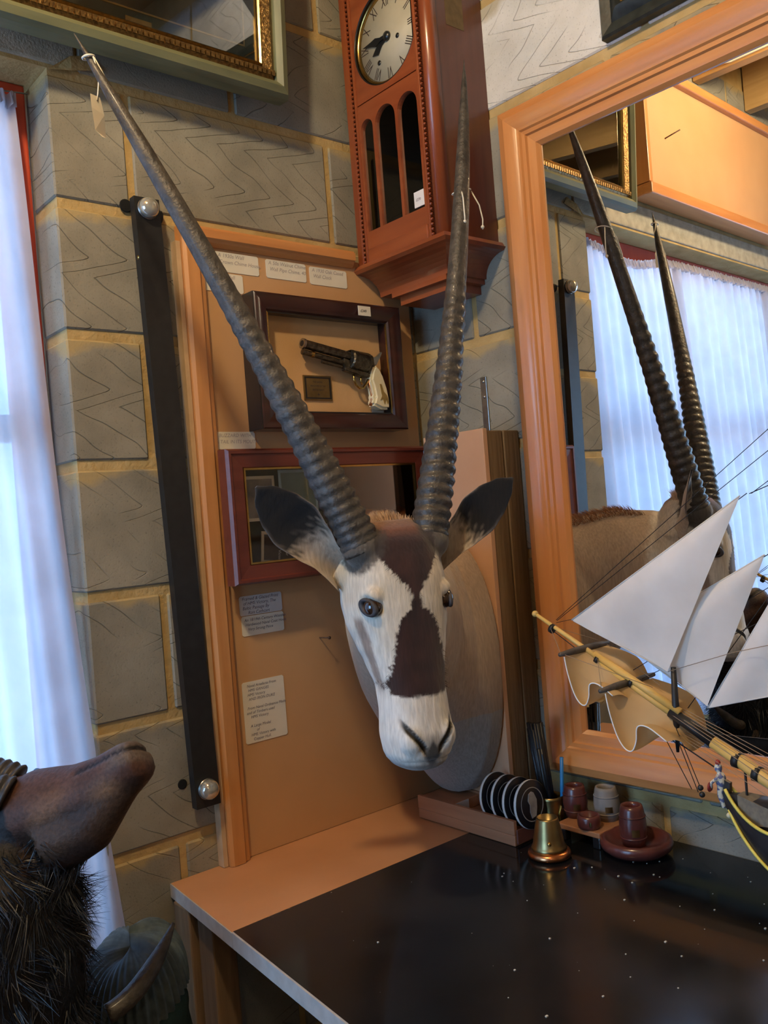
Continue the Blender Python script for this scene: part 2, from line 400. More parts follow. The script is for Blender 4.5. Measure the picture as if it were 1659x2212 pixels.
# ================================================================== THE ROOM
XR = -0.8037; ZF = -0.95; ZC = 2.10; XW = -3.3; YW = -3.3
WX0, WX1, WZ0, WZ1 = -2.9, XR, -0.20, 1.345      # window opening
B = .004                                          # mortar lies this far behind the block faces
wall_l = struct(boxes('wall_left', [
    (XR+B, .25, B, .22, ZF, ZC), (WX0, XR+B, B, .22, ZF, WZ0), (WX0, XR+B, B, .22, WZ1, ZC), (XW, WX0-B, B, .22, ZF, ZC)], MORTAR))
wall_r = struct(boxes('wall_right', [(B, .2, YW, .0, ZF, ZC)], MORTAR))
WY0, WY1, WB0, WB1 = -1.40, -.15, -.10, 1.45     # unseen window added behind the camera for blue light on left-facing sides
struct(boxes('wall_back', [(XW-.1, XW, YW-.1, WY0, ZF, ZC), (XW-.1, XW, WY1, .22, ZF, ZC), (XW-.1, XW, WY0, WY1, ZF, WB0), (XW-.1, XW, WY0, WY1, WB1, ZC)], PLASTER))
struct(box('wall_front', XW, .2, YW-.1, YW, ZF, ZC, PLASTER))
struct(box('floor', XW, .2, YW, .22, ZF-.1, ZF, mat('floor_boards', (.16, .10, .06), (.22, .14, .08), rough=.8, scale=20, stretch=(.1, 1, 1))))
ceil = struct(box('ceiling', XW-.1, .25, YW-.1, .25, ZC, ZC+.05, mat('ceiling_boards', (.42, .25, .10), (.54, .34, .15), rough=.8, scale=20, stretch=(1, .1, 1)), local=False))
for i in range(8):
    x = -.35 - i*.4
    j = box('joist', x-.022, x+.022, YW, -.002, 1.93, ZC, JOIST, ceil, .002)

def course(parent, side, k, joints, mats):
    z1 = (7-k)*.225 - .018; z0 = (6-k)*.225
    if z1 > ZC: z1 = ZC
    if z0 < ZF: z0 = ZF
    for i, (a, b) in enumerate(zip(joints, joints[1:])):
        if b-a < .03: continue
        g = .007; lo, hi = a+(g if i else 0), b-(g if i < len(joints)-2 else 0)
        if side == 'A': o = box('block', lo, hi, 0, .10, z0, z1, mats[i % len(mats)], parent, .003, 1)
        else:
            o = box('block', lo, hi, 0, .10, z0, z1, mats[i % len(mats)], parent, .003, 1)
            c = o.location.copy(); o.rotation_euler = (0, 0, -pi/2); o.location = (c.y, -c.x, c.z)
for k in range(-2, 11):
    odd = k % 2 == 1
    if k >= 1: ja = [XR, -.6625, -.2125, 0] if odd else [XR, -.4375, 0]
    elif k == 0: ja = [-.745, -.4375, 0]
    else: ja = [-2.2, -1.7875, -1.3375, -.8875, -.4375, 0] if not odd else [-2.0, -1.5625, -1.1125, -.6625, -.2125, 0]
    course(wall_l, 'A', k, ja, [BLOCK] if k % 3 else [BLOCK, BLOCK2])
    jb = [0, .19, .64, 1.09, 1.54] if not odd else [0, .11, .56, 1.01, 1.46]
    course(wall_r, 'B', k, jb, [WHITEBLOCK] if k <= 0 else [BLOCK2, BLOCK])
# blocks round the window left of the opening and below the sill
for k in range(1, 11):
    z1 = (7-k)*.225-.018
    if z1 < WZ0: course(wall_l, 'A', k, [-3.0, -2.55, -2.1, -1.65, -1.2, XR-.008], [BLOCK, BLOCK2])
box('lintel', -3.1, -.75, -.001, .20, 1.352, 1.432, CONC, wall_l, .004)
# mortar heaped at the end of the lintel
mesh('mortar_fillet', *loft([[(-.80, -.003+.004*s, 1.34), (-.76, -.008, 1.345+.004*s), (-.70, -.004, 1.362), (-.72, .0, 1.385), (-.76, -.004, 1.372)] for s in (0, 1)]), MORTAR, wall_l)

# ---- window: red frame, mullions, panes
win = struct(empty('window_1', (0, 0, 0)))
def wb(name, *a): return box(name, *a[:6], REDPAINT, win, .004)
wb('jamb', XR-.055, XR-.006, .085, .15, WZ0, WZ1); wb('jamb', WX0+.002, WX0+.055, .085, .15, WZ0, WZ1)
wb('head', WX0+.055, XR-.055, .085, .15, WZ1-.055, WZ1)
wb('sill', WX0+.055, XR-.055, .06, .15, WZ0, WZ0+.045)
WHITEWOOD = mat('white_painted_wood', (.55, .58, .60), rough=.5)
box('mullion', -1.43, -1.385, .095, .14, WZ0+.045, WZ1-.055, WHITEWOOD, win, .003)
box('mullion', -2.13, -2.085, .095, .14, WZ0+.045, WZ1-.055, WHITEWOOD, win, .003)
for a, b in ((WX0+.055, -2.13), (-2.085, -1.43), (-1.385, XR-.055)):
    box('transom', a, b, .095, .14, .72, .765, WHITEWOOD, win, .003)
    for c, d in ((WZ0+.045, .72), (.765, WZ1-.055)):
        box('pane', a, b, .115, .119, c, d, PANE, win)

added_win = struct(empty('added_window', (0, 0, 0)))
for a, b in ((WY0+.002, WY0+.05), (-.80, -.75), (WY1-.05, WY1-.002)): box('jamb', XW-.08, XW-.03, a, b, WB0+.002, WB1-.002, REDPAINT, added_win, .004)
for a, b in ((WB0+.002, WB0+.05), (WB1-.05, WB1-.002)):
    for c, d in ((WY0+.05, -.80), (-.75, WY1-.05)): box('rail', XW-.08, XW-.03, c, d, a, b, REDPAINT, added_win, .004)
for c, d in ((WY0+.05, -.80), (-.75, WY1-.05)): box('pane', XW-.057, XW-.053, c, d, WB0+.05, WB1-.05, PANE, added_win)

# ---- net curtain
CURT = cloth_mat('net_curtain_voile', (.62, .61, .70), .50, .06)
def curtain():
    nx, nz = 420, 60; v = []
    for i in range(nx):
        s = i/(nx-1)
        for j in range(nz):
            t = j/(nz-1)                       # 0 top .. 1 hem
            xr = -.842 + .030*t + .026*t*t; x = xr - s*(2.03 + .02*t)
            sag = .035*math.exp(-((x+1.12)/.16)**2)
            ztop = 1.307 - sag; z = ztop - t*(ztop+.155)
            pl_ = s*94*(1+.06*sin(s*9)) + .8*sin(3*t+s*14)*t
            amp = .006 + .013*t
            y = .055 - .085*t + amp*sin(pl_*2.2) + .5*amp*sin(pl_*.83+1.3) + .004*sin(9*t+s*30)*t
            if t < .05: y += .004*sin(s*400)
            if s < .04: y += -.01*(1-s/.04)*sin(t*7+1)
            v.append((x, y, z))
    o = mesh('net_curtain', v, grid_faces(nx, nz), CURT, None, True)
    # gathered heading
    hv = []
    for i in range(900):
        s = i/899
        for j in range(5):
            x = -.838 - s*2.03; sag = .035*math.exp(-((x+1.12)/.16)**2)
            hv.append((x, .05 + .010*sin(i*1.1)*(.4+.2*j), 1.312-sag-.006*j + .004*sin(i*.7)))
    h = mesh('heading', hv, grid_faces(900, 5), CURT, o, True)
    tube('wire', [(XR-.012, .058, 1.318), (-1.0, .056, 1.298), (-1.12, .056, 1.272), (-1.26, .056, 1.298), (-2.88, .056, 1.31)], .0015, STEEL, o, 6)
    return tag(o, 'white translucent net curtain hanging across the red window', 'curtain')
curtain()

# ---- boxed pelmet board above the window (seen in the mirror)
pe = thing('pelmet_board', 'plywood pelmet board edged with orange pine above the curtained window', 'board', (-1.06, 0, 1.44))
box('panel', -.95, -.02, -.055, -.045, .03, .40, PLY, pe)
box('top_trim', -.97, 0, -.075, -.003, .385, .415, PINE_H, pe, .004)
box('bottom_trim', -.97, 0, -.075, -.003, 0, .035, PINE_H, pe, .004)
box('end_board', -.02, 0, -.07, -.003, .036, .384, PINE_V, pe, .002)
tube('nail', [(-.14, -.055, .20), (-.155, -.10, .215)], .0022, RUST, pe, 8)
cb = tag(tube('ceiling_cable', [(-1.42, -.02, 1.905), (-1.44, -.05, 1.935), (-1.52, -.14, 1.94), (-1.526, -.5, 1.945), (-1.526, -1.1, 1.95)], .0045,
   mat('cable_white', (.62, .60, .52), rough=.5), None, 8), 'white cable clipped along a ceiling joist above the pelmet', 'cable')
st = text('C16  KD  15  DRY', .05, INKB, ceil, 0, 0, 0, 0, name='timber_stamp')
for v in st.data.vertices: v.co = (-1.572 - .0008, -.55 + v.co.x*.9, 1.99 + v.co.z*.9)

# ================================================================== WALL LEFT THINGS (x along wall, out = -y)
# ---- notice board
nb = thing('notice_board', 'tall plywood notice board with pine edging and handwritten labels', 'notice board', (-.585, 0, -.078))
box('panel', .02, .565, -.012, 0, .001, 1.165, PLY, nb)
def stile(name, x0, x1, z0, z1, m, vert):
    if vert: pr = [(x0, 0), (x0, -.026), (x0+.006, -.031), (x0+(x1-x0)*.62, -.031), (x0+(x1-x0)*.68, -.026), (x1-.006, -.024), (x1, -.017), (x1, 0)]
    else: pr = [(z1, 0), (z1, -.026), (z1-.006, -.031), (z1-(z1-z0)*.62, -.031), (z1-(z1-z0)*.68, -.026), (z0+.006, -.024), (z0, -.017), (z0, 0)]
    n = len(pr)
    if vert: v = [(a, y, z0) for a, y in pr] + [(a, y, z1-(a-x0)) for a, y in pr]
    else: v = [(x0+(z1-a), y, a) for a, y in pr] + [(x1, y, a) for a, y in pr]
    f = [(i, (i+1) % n, n+(i+1) % n, n+i) for i in range(n)] + [tuple(range(n)), tuple(range(2*n-1, n-1, -1))]
    o = mesh(name, v, f, m, nb); return o
stile('stile', 0, .048, .001, 1.182, PINE_V, True)
stile('top_rail', 0, .405, 1.149, 1.182, PINE_H, False)
box('edge_strip', -.010, -.001, -.020, 0, .001, 1.15, mat('raw_pine_edge', (.50, .34, .19), (.56, .40, .24), rough=.7, scale=30), nb)
def wall_label(x0, z0, x1, z1, lines, label, m=PAPER, ink=INKL, size=.0105, name='paper_label', tilt=0, top=.010, lead=.012, left=.006):
    o = thing(name, label, 'label', (x0, -.0123, z0), group=None, rot=(0, tilt, 0))
    wd, ht = x1-x0, z1-z0; c = .003
    pts = [(c, 0), (wd-c, 0), (wd, c), (wd, ht-c), (wd-c, ht), (c, ht), (0, ht-c), (0, c)]
    extrude2('paper', pts, -.0008, 0, m, o)
    for i, s in enumerate(lines):
        if s: text(s, size, ink, o, left+.002*(i % 2), ht-top-i*lead, -.0011, .22)
wall_label(-.511, 1.028, -.414, 1.066, ['A 1930s Wall', 'Crown Chime House'], 'cream label reading Crown Chime House under the top rail')
wall_label(-.397, 1.028, -.300, 1.065, ['A 50s Walnut Chime', 'Wall Pipe Chime, 40'], 'middle cream label of three under the top rail of the notice board')
wall_label(-.291, 1.0265, -.194, 1.063, ['A 1930 Oak Cased', 'Wall Clock'], 'cream label reading Wall Clock beside the clock foot')
wall_label(-.545, .989, -.453, 1.025, ['  From the Hall', '', '    Galway'], 'cream label crossed by the long horn above the revolver frame', size=.011, lead=.0085)
wall_label(-.548, .689, -.453, .722, ['A BUZZARD WITH', 'A TAIL IN ITS MOUTH'], 'cream label about a buzzard between the two framed cases', size=.0095)
wall_label(-.517, .372, -.421, .409, ['Framed & Glazed Print', 'of HMS Victory, The', 'Baltic Passage By', '    Ron Cathcart'], 'greyish label directly below the red wooden case', PAPERB, INK, .0088, lead=.0088, top=.0085)
wall_label(-.515, .333, -.420, .3705, ['An 18/19th Century Wooden', 'Hardwood Naval Coat Hook', '   Very Strong Peice'], 'cream label under the greyish label on the notice board', PAPER, INK, .0078, lead=.0088)
wall_label(-.525, .131, -.431, .247, ['  Naval Artefacts From', '  HMS GANGES', '  HMS Victory', '  AND IRON DUKE', '', 'From Naval Ordnance Made', 'and of Timbers used', '   HMS Victory', '', '  A Large Model', '         of', '  HMS Victory with', '     Copper Hull.'],
           'tall label listing naval artefacts low on the notice board', PAPER, INK, .0075, lead=.0084, top=.0105, left=.006)
def nail(x, z, lenn, label, dx=.008, dz=.0, y0=-.012):
    o = thing('nail', label, 'nail', (x, y0, z))
    tube('shank', [(0, .004, 0), (dx, -lenn, dz)], .0012, RUST, o, 6)
    tube('head', [(dx, -lenn, dz), (dx, -lenn-.0012, dz)], .0035, RUST, o, 10)
nail(-.337, .305, .028, 'rusty nail sticking out of the notice board beside the antelope', .004, .001)

# ---- large picture in green and gilt frame
pic = thing('picture_frame', 'large picture in a green frame with gilt ornament above the long horn', 'picture', (-.945, -.05, 1.362), rot=(.06, 0, 0))
GREEN = mat('green_painted_frame', (.115, .125, .070), (.175, .185, .105), rough=.45, scale=40, stretch=(.2, 1, 1), bump=.1)
GREENV = mat('green_painted_frame_upright', (.115, .125, .070), (.175, .185, .105), rough=.45, scale=40, stretch=(1, 1, .2), bump=.1)
GILT = mat('gilt_ornament', (.30, .18, .06), (.14, .08, .03), rough=.35, metal=.8, scale=160, bump=.5, bscale=200)
W_, H_ = .585, .46
rails(pic, 0, W_, 0, H_, [(0, 0), (0, -.030), (.006, -.040), (.018, -.044), (.028, -.036), (.030, -.030), (.030, 0)], GREEN, GREENV, 'outer_rail')
rails(pic, .030, W_-.030, .030, H_-.030, [(0, 0), (0, -.029), (.008, -.034), (.022, -.028), (.024, -.024), (.024, 0)], GILT, GILT, 'gilt_rail')
rails(pic, .054, W_-.054, .054, H_-.054, [(0, -.004), (0, -.026), (.003, -.029), (.006, -.026), (.006, -.004)], BRASS, BRASS, 'gold_slip')
box('mount_card', .056, W_-.056, -.014, -.010, .056, H_-.056, mat('green_mount', (.055, .085, .07), rough=.7), pic)
rails(pic, .085, W_-.085, .085, H_-.085, [(0, -.0145), (0, -.0165), (.003, -.0165), (.003, -.0145)], BRASS, BRASS, 'gold_line')
box('painting', .088, W_-.088, -.0155, -.0145, .088, H_-.088, mat('dark_painting', (.012, .014, .014), (.10, .075, .045), rough=.6, scale=9, detail=8, lo=.42, hi=.75), pic)
box('title_plate', .26, .31, -.0165, -.0145, .062, .074, BRASS, pic, .001)
box('glass', .058, W_-.058, -.020, -.0185, .058, H_-.058, GLASS, pic)
bd = []
for i in range(52):
    x = .036 + i*(W_-.072)/51
    bd.append((x-.0035, x+.0035, -.0365, -.030, .037, .047))
boxes('ornament', bd, GILT, pic)['kind'] = 'stuff'

# ---- revolver in box frame
gf = thing('shadow_box', 'dark red stained box frame holding an engraved revolver with ivory grip', 'display frame', (-.463, -.0123, .722))
GW, GH = .369, .262
rails(gf, 0, GW, 0, GH, [(0, 0), (0, -.048), (.003, -.050), (.010, -.050), (.024, -.044), (.030, -.043), (.034, -.038), (.034, 0)], DARKFRAME, DARKFRAME, 'rail')
box('side_panel', -.002, .0, -.049, -.001, .0005, GH-.0005, BLACKEDGE, gf)
box('backing', .034, GW-.034, -.012, -.004, .034, GH-.034, mat('tan_suede_backing', (.55, .33, .145), (.62, .39, .19), rough=.9, scale=6, bump=.1, bscale=300), gf)
rails(gf, .033, GW-.033, .033, GH-.033, [(0, -.036), (0, -.039), (.003, -.039), (.003, -.036)], BLACKEDGE, BRASS, 'slip')
box('price_sticker', .252, .285, -.0515, -.0505, GH-.026, GH-.006, PAPER, gf)
text('£349', .008, INKB, gf, .257, GH-.019, -.0519, .2)
pq = box('plaque', .125, .195, -.0155, -.012, .062, .113, OLDBRASS, gf, .001)
rails(gf, .128, .192, .065, .110, [(0, -.0155), (0, -.0165), (.003, -.0165), (.003, -.0155)], BLACKEDGE, BLACKEDGE, 'plaque_border')
for i, s in enumerate(['THE NAVAL', 'REVOLVER OF THE', 'BRITISH NAVY']): text(s, .0045, INKB, gf, .160, .098-.008*i, -.0159, 0, 'CENTER')
text('+', .012, INKB, gf, .160, .070, -.0159, 0, 'CENTER')
box('certificate', .300, .333, -.0135, -.0125, .036, .085, PAPER, gf)
# revolver, its own thing, local axis: +x towards the grip
GUNM = mat('engraved_gunmetal', (.10, .085, .065), (.22, .19, .14), rough=.34, metal=1, scale=120, bump=.8, bscale=170, detail=8)
GUNB = mat('blackened_bore', (.008, .008, .008), rough=.5)
IVORY = mat('ivory_grip', (.72, .63, .40), (.78, .70, .48), rough=.35, scale=20)
rv = thing('revolver', 'engraved steel revolver with ivory grip and brass trigger guard in the frame', 'revolver', (-.463+.116, -.046, .722+.172), rot=(0, .165, 0))
def cylx(name, x0, x1, r, z, m, par, n=20, y=0, prof=None):
    p = prof or [(r, x0), (r, x1)]
    v, f = lathev([(max(a, 1e-4), b) for a, b in p], n); v = [(q[2], q[1]+y, q[0]+z) for q in v]
    o = mesh(name, v, f, m, par, True); autosharp(o); return o
cylx('barrel', 0, .118, .0098, 0, GUNM, rv, 8)
cylx('muzzle_ring', -.001, .004, .0105, 0, STEEL, rv)
cylx('bore', -.0016, .001, .006, 0, GUNB, rv)
cylx('under_lug', .001, .105, .0058, -.0165, GUNM, rv)
cylx('ejector_head', .022, .028, .0066, -.0165, BRASS, rv)
cylx('loading_lever', .05, .10, .0036, -.026, GUNM, rv)
cyl = cylx('cylinder', .120, .166, .0205, -.006, GUNM, rv, 28, prof=[(.001, .118), (.018, .118), (.0205, .121), (.0205, .160), (.017, .166), (.001, .166)])
for k in range(6):
    a = k*pi/3+.3; cylx('chamber', .1172, .119, .0048, -.006+.0125*sin(a), GUNB, cyl, 12, .0125*cos(a))
extrude2('frame', [(.10, -.008), (.118, -.010), (.118, -.026), (.166, -.026), (.166, .016), (.178, .012), (.182, -.004), (.186, -.024), (.176, -.034), (.150, -.037), (.105, -.033)], -.007, .007, GUNM, rv, .0015)
extrude2('top_strap', [(.10, .004), (.118, .0135), (.168, .0165), (.168, .012), (.118, .0105)], -.005, .005, GUNM, rv, .001)
extrude2('hammer', [(.176, .008), (.190, .016), (.200, .028), (.204, .027), (.199, .014), (.190, -.004), (.180, -.004)], -.003, .003, STEEL, rv, .001)
tube('trigger_guard', [(.132, 0, -.035), (.134, 0, -.046), (.140, 0, -.056), (.150, 0, -.061), (.160, 0, -.058), (.167, 0, -.048), (.172, 0, -.038)], .0027, BRASS, rv)
tube('trigger', [(.152, 0, -.036), (.152, 0, -.044), (.156, 0, -.052)], .0022, BRASS, rv)
gr = [(.178, -.006), (.190, -.010), (.203, -.026), (.216, -.050), (.224, -.074), (.226, -.094), (.205, -.097), (.180, -.092), (.184, -.074), (.178, -.056), (.170, -.040), (.172, -.022)]
grip = extrude2('grip', gr, -.0135, .0135, IVORY, rv, .005)
tube('back_strap', [(.172, 0, -.038), (.1795, 0, -.056), (.185, 0, -.074), (.1805, 0, -.092)], .003, COPPER, rv)
extrude2('grip_emblem', [(.192, -.046), (.196, -.045), (.204, -.060), (.213, -.066), (.220, -.080), (.216, -.084), (.212, -.074), (.208, -.086), (.203, -.076), (.196, -.080), (.200, -.070)], -.0146, -.0132, mat('gold_emblem', (.45, .30, .10), rough=.4, metal=.6), grip)
#box('frame_glass', .034, GW-.034, -.0372, -.0360, .034, GH-.034, glass_mat('clear_frame_glass', .0), gf)

# ---- red wooden display case
cs = thing('display_case', 'red wooden glazed display case hanging behind the antelope ear', 'display case', (-.555, -.0123, .434))
CW, CH = .50, .25
rails(cs, 0, CW, 0, CH, [(0, -.030), (0, -.055), (.004, -.062), (.009, -.062), (.011, -.059), (.034, -.057), (.038, -.054), (.038, -.030)], REDWOOD, REDWOOD, 'rail')
rails(cs, .036, CW-.036, .036, CH-.036, [(0, -.05), (0, -.0575), (.0035, -.0575), (.0035, -.05)], BRASS, BRASS, 'gold_slip')
boxes('case_side', [(.019, .024, -.031, 0, .008, CH-.008), (CW-.004, CW, -.031, 0, .008, CH-.008), (.024, CW-.004, -.031, 0, .004, .010), (.024, CW-.004, -.031, 0, CH-.010, CH-.004)], REDWOOD, cs)
box('backing', .024, CW-.004, -.006, -.001, .01, CH-.01, mat('dark_teal_velvet', (.012, .035, .032), (.02, .05, .045), rough=.9, scale=10), cs)
box('glass', .038, CW-.038, -.0550, -.0538, .038, CH-.038, glass_mat('case_glass', .03), cs)
def case_card(x, z, w_, h_, m, border, lab, txt=None, rz=0, y=-.034, cat='card'):
    o = thing('photo_card', lab, cat, (-.555+x, -.0123+y, .434+z), rot=(0, rz, 0))
    box('card', 0, w_, -.0015, 0, 0, h_, border, o); box('print', .006, w_-.006, -.0022, -.0016, .006, h_-.006, m, o)
    if txt:
        for i, s in enumerate(txt): text(s, .0085, WHITEP, o, w_*.42+.017*i, h_*.75, -.0026, 0, 'LEFT', -pi/2)
    return o
PHOTO = mat('old_photo', (.10, .08, .08), (.34, .29, .24), rough=.5, scale=18)
CREAM = mat('cream_card', (.78, .68, .50), rough=.7)
case_card(.030, .115, .085, .085, PHOTO, CREAM, 'bordered photograph in the top corner of the red case', cat='photograph')
case_card(.068, .036, .090, .060, mat('black_card', (.018, .014, .014), rough=.5), CREAM, 'black printed card with white writing in the red case', ['HMS Victory', 'Trafalgar', '1805 ~ Ltd'], .10, -.040)
case_card(.125, .11, .09, .10, mat('teal_picture', (.10, .18, .17), (.17, .28, .28), rough=.5, scale=12), mat('pale_blue_card', (.36, .56, .66), rough=.5), 'pale blue bordered picture in the middle of the red case', cat='picture')
case_card(.165, .055, .12, .045, mat('wood_print', (.18, .08, .05), rough=.5), mat('grey_card', (.35, .36, .38), rough=.5), 'grey edged brown card lying in the red case', None, 0, -.040)
can = thing('brass_cannon', 'copper coloured miniature cannon barrel inside the red case', 'cannon', (-.555+.36, -.045, .434+.105))
cylx('barrel', 0, .1, .018, 0, COPPER, can, 24, prof=[(.001, -.062), (.008, -.060), (.010, -.054), (.004, -.048), (.020, -.045), (.021, -.035), (.018, -.032), (.016, .02), (.0125, .055), (.017, .062), (.0205, .068), (.0205, .072), (.017, .077), (.012, .078), (.001, .070)])
box('stand', -.03, .03, -.008, .012, -.050, -.016, mat('case_mahogany', (.15, .05, .03), rough=.5), can, .002)

# ---- black metal bar with two glass domed bolts
bar = thing('black_wall_bar', 'black flat metal bar bolted upright beside the notice board', 'metal bar', (-.6215, -.001, .045))
v = []
for z, x in ((0, 0), (1.092, -.030)):
    for dx, y in ((-.024, -.012), (.024, -.012), (.024, -.030), (-.024, -.030)): v.append((x+dx, y, z))
bb = mesh('bar', v, [(0, 1, 2, 3), (7, 6, 5, 4), (0, 4, 5, 1), (1, 5, 6, 2), (2, 6, 7, 3), (3, 7, 4, 0)], BLACKM, bar)
DOME = mat('clear_dome', (.62, .62, .56), (.45, .45, .40), rough=.08, metal=.6, scale=60, coat=1)
for z, x in ((.032, -.001), (1.072, -.030)):
    lathe('washer', [(.019, 0), (.019, .002)], STEEL, bar, 24, (x, -.0305, z), (pi/2, 0, 0))
    lathe('glass_dome', [(.0185, 0), (.0182, .006), (.016, .012), (.011, .017), (.005, .0195), (.0005, .020)], DOME, bar, 28, (x, -.033, z), (pi/2, 0, 0))
    cylx('spacer', 0, .01, .012, z, BLACKM, bar)
tube('side_screw', [(-.052, -.022, .985), (-.040, -.024, .985)], .004, BRASS, bar, 10)
for x, z, r, lab in ((-.677, 1.128, .012, 'drilled hole'), (-.655, .088, .009, 'drilled hole')):
    h = lathe('drill_hole', [(r, 0), (r, .0015), (r*.8, .0016)], mat('hole_dark', (.006, .006, .006), rough=1), wall_l, 18, (x, .0005, z), (pi/2, 0, 0))

# ================================================================== WALL RIGHT THINGS (local x = away from corner, out = -y local)
RB = -pi/2
# ---- clock
ck = thing('wall_clock', 'long mahogany wall clock with round silvered dial hanging in the corner', 'clock', (0, -.012, 1.075), RB)
KW, KD = .266, .158; KH = .84
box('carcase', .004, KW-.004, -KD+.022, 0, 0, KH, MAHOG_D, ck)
# front frame as separate members around a recessed door
box('stile', 0, .020, -KD, -KD+.022, 0, KH, MAHOG, ck, .003)
v, f = loft([[(KW-.026, -KD+.022, z), (KW-.026, -KD, z), (KW-.018, -KD-.003, z), (KW-.008, -KD-.001, z), (KW-.001, -KD+.008, z), (KW, -KD+.022, z)] for z in (0, KH)])
mesh('rounded_stile', v, f, MAHOG, ck, True)
for x in (.022, KW-.034):
    lst = []
    bmx = bmesh.new()
    for i in range(84):
        mtx = Matrix.Translation((x+.003, -KD-.0005, .006+i*.0098))
        bmesh.ops.create_icosphere(bmx, subdivisions=1, radius=.0036, matrix=mtx)
    me = bpy.data.meshes.new('beading'); bmx.to_mesh(me); bmx.free(); me.materials.append(MAHOG)
    o = link(bpy.data.objects.new('beading', me), ck); o['kind'] = 'stuff'
box('door_stile', .028, .036, -KD-.001, -KD+.02, 0, KH, MAHOG, ck, .002)
box('door_stile', KW-.044, KW-.036, -KD-.001, -KD+.02, 0, KH, MAHOG, ck, .002)
def arch_panel(name, x0, x1, z0, z1, arches, y0, y1, m, circ=None):
    """flat panel with arched or round openings, triangulated by bmesh"""
    outer = [(x0, z0), (x1, z0), (x1, z1), (x0, z1)]; loops = [outer]
    for a, b, c, d in arches:
        r = (b-a)/2; cx = (a+b)/2; L = [(a, c), (b, c)]
        L += [(cx+r*cos(t*pi/14), d-r+r*sin(t*pi/14)) for t in range(15)]
        loops.append(L)
    if circ: loops.append([(circ[0]+circ[2]*cos(2*pi*t/48), circ[1]+circ[2]*sin(2*pi*t/48)) for t in range(48)])
    bm = bmesh.new(); es = []
    for L in loops:
        vs_ = [bm.verts.new((p[0], y0, p[1])) for p in L]
        for i in range(len(vs_)): es.append(bm.edges.new((vs_[i], vs_[(i+1) % len(vs_)])))
    bmesh.ops.triangle_fill(bm, use_beauty=True, use_dissolve=False, edges=es)
    ret = bmesh.ops.extrude_face_region(bm, geom=list(bm.faces))
    for q in [g for g in ret['geom'] if isinstance(g, bmesh.types.BMVert)]: q.co.y = y1
    bmesh.ops.recalc_face_normals(bm, faces=bm.faces)
    me = bpy.data.meshes.new(name); bm.to_mesh(me); bm.free(); me.materials.append(m)
    return link(bpy.data.objects.new(name, me), ck)
DX, DZ, DR = .134, .443, .088          # dial centre and radius
arch_panel('dial_surround', .036, KW-.044, .335, KH, [], -KD+.002, -KD+.014, MAHOG_H, (DX, DZ, DR+.008))
WN = [(.042, .080, .066, .298), (.088, .150, .066, .306), (.158, .216, .066, .304)]
arch_panel('arched_door', .036, KW-.044, .030, .332, WN, -KD+.001, -KD+.013, MAHOG_H)
box('door_rail', .036, KW-.044, -KD-.002, -KD+.014, 0, .030, MAHOG_H, ck, .003)
for a, b, c, d in WN:
    box('pane', a-.003, b+.003, -KD+.0065, -KD+.0078, c-.003, d, glass_mat('clock_glass', .05, (.75, .72, .68)) if 'clock_glass' not in MATS else MATS['clock_glass'], ck)
box('interior_back', .036, KW-.044, -KD+.0205, -KD+.0218, .0, .333, mat('clock_interior', (.12, .07, .035), (.18, .105, .05), rough=.6, scale=30, stretch=(1, 1, .1)), ck)
lathe('bezel_rebate', [(DR+.0079, 0), (DR+.0079, -.006), (DR+.006, -.006), (DR+.006, 0)], BLACKEDGE, ck, 64, (DX, -KD+.002, DZ), (pi/2, 0, 0), ring=True)
lathe('bezel', [(DR+.006, -.004), (DR+.006, -.012), (DR-.003, -.012), (DR+.001, -.005)], BRASS, ck, 64, (DX, -KD+.002, DZ), (pi/2, 0, 0), ring=True)
dial = lathe('dial', [(DR, 0), (DR, .002)], mat('silvered_dial', (.40, .36, .26), (.46, .42, .31), rough=.5, scale=14), ck, 64, (DX, -KD+.015, DZ), (pi/2, 0, 0))
for i, s in enumerate(['XII', 'I', 'II', 'III', 'IIII', 'V', 'VI', 'VII', 'VIII', 'IX', 'X', 'XI']):
    a = -i*pi/6; R = DR*.70
    t = text(s, .033, mat('dial_numeral', (.04, .025, .02), rough=.5), ck, 0, 0, 0, 0, 'CENTER', name='numeral', xs=.55)
    for q in t.data.vertices:
        x, z = q.co.x, q.co.z; q.co = (DX + x*cos(a) - (z+R)*sin(a), -KD+.0126, DZ + x*sin(a) + (z+R)*cos(a))
HAND = mat('blued_hand', (.008, .010, .012), rough=.35, coat=.4)
extrude2('minute_hand', [(DX+.006, DZ-.003), (DX-.020, DZ-.003), (DX-.034, DZ-.008), (DX-.048, DZ-.002), (DX-.075, DZ+.006), (DX-.048, DZ+.008), (DX-.034, DZ+.010), (DX-.020, DZ+.005), (DX+.006, DZ+.004)], -KD+.0085, -KD+.0095, HAND, ck)
extrude2('hour_hand', [(DX+.002, DZ-.004), (DX-.018, DZ-.012), (DX-.030, DZ-.026), (DX-.048, DZ-.022), (DX-.036, DZ-.010), (DX-.020, DZ-.002), (DX+.003, DZ+.004)], -KD+.0105, -KD+.0115, HAND, ck)
lathe('hand_boss', [(.010, 0), (.009, .004), (.001, .006)], HAND, ck, 20, (DX, -KD+.0115, DZ), (pi/2, 0, 0))
for dx, dz in ((.030, -.012), (-.030, -.042)): lathe('winding_hole', [(.005, 0), (.005, .001)], HAND, ck, 14, (DX+dx, -KD+.0126, DZ+dz), (pi/2, 0, 0))
lathe('pendulum_bob', [(.001, -.002), (.020, -.0015), (.024, 0), (.020, .0015), (.001, .002)], BRASS, ck, 32, (.190, -KD+.0165, .118), (pi/2, 0, 0))
tube('pendulum_rod', [(.190, -KD+.0170, .14), (.190, -KD+.0170, .33)], .002, BRASS, ck)
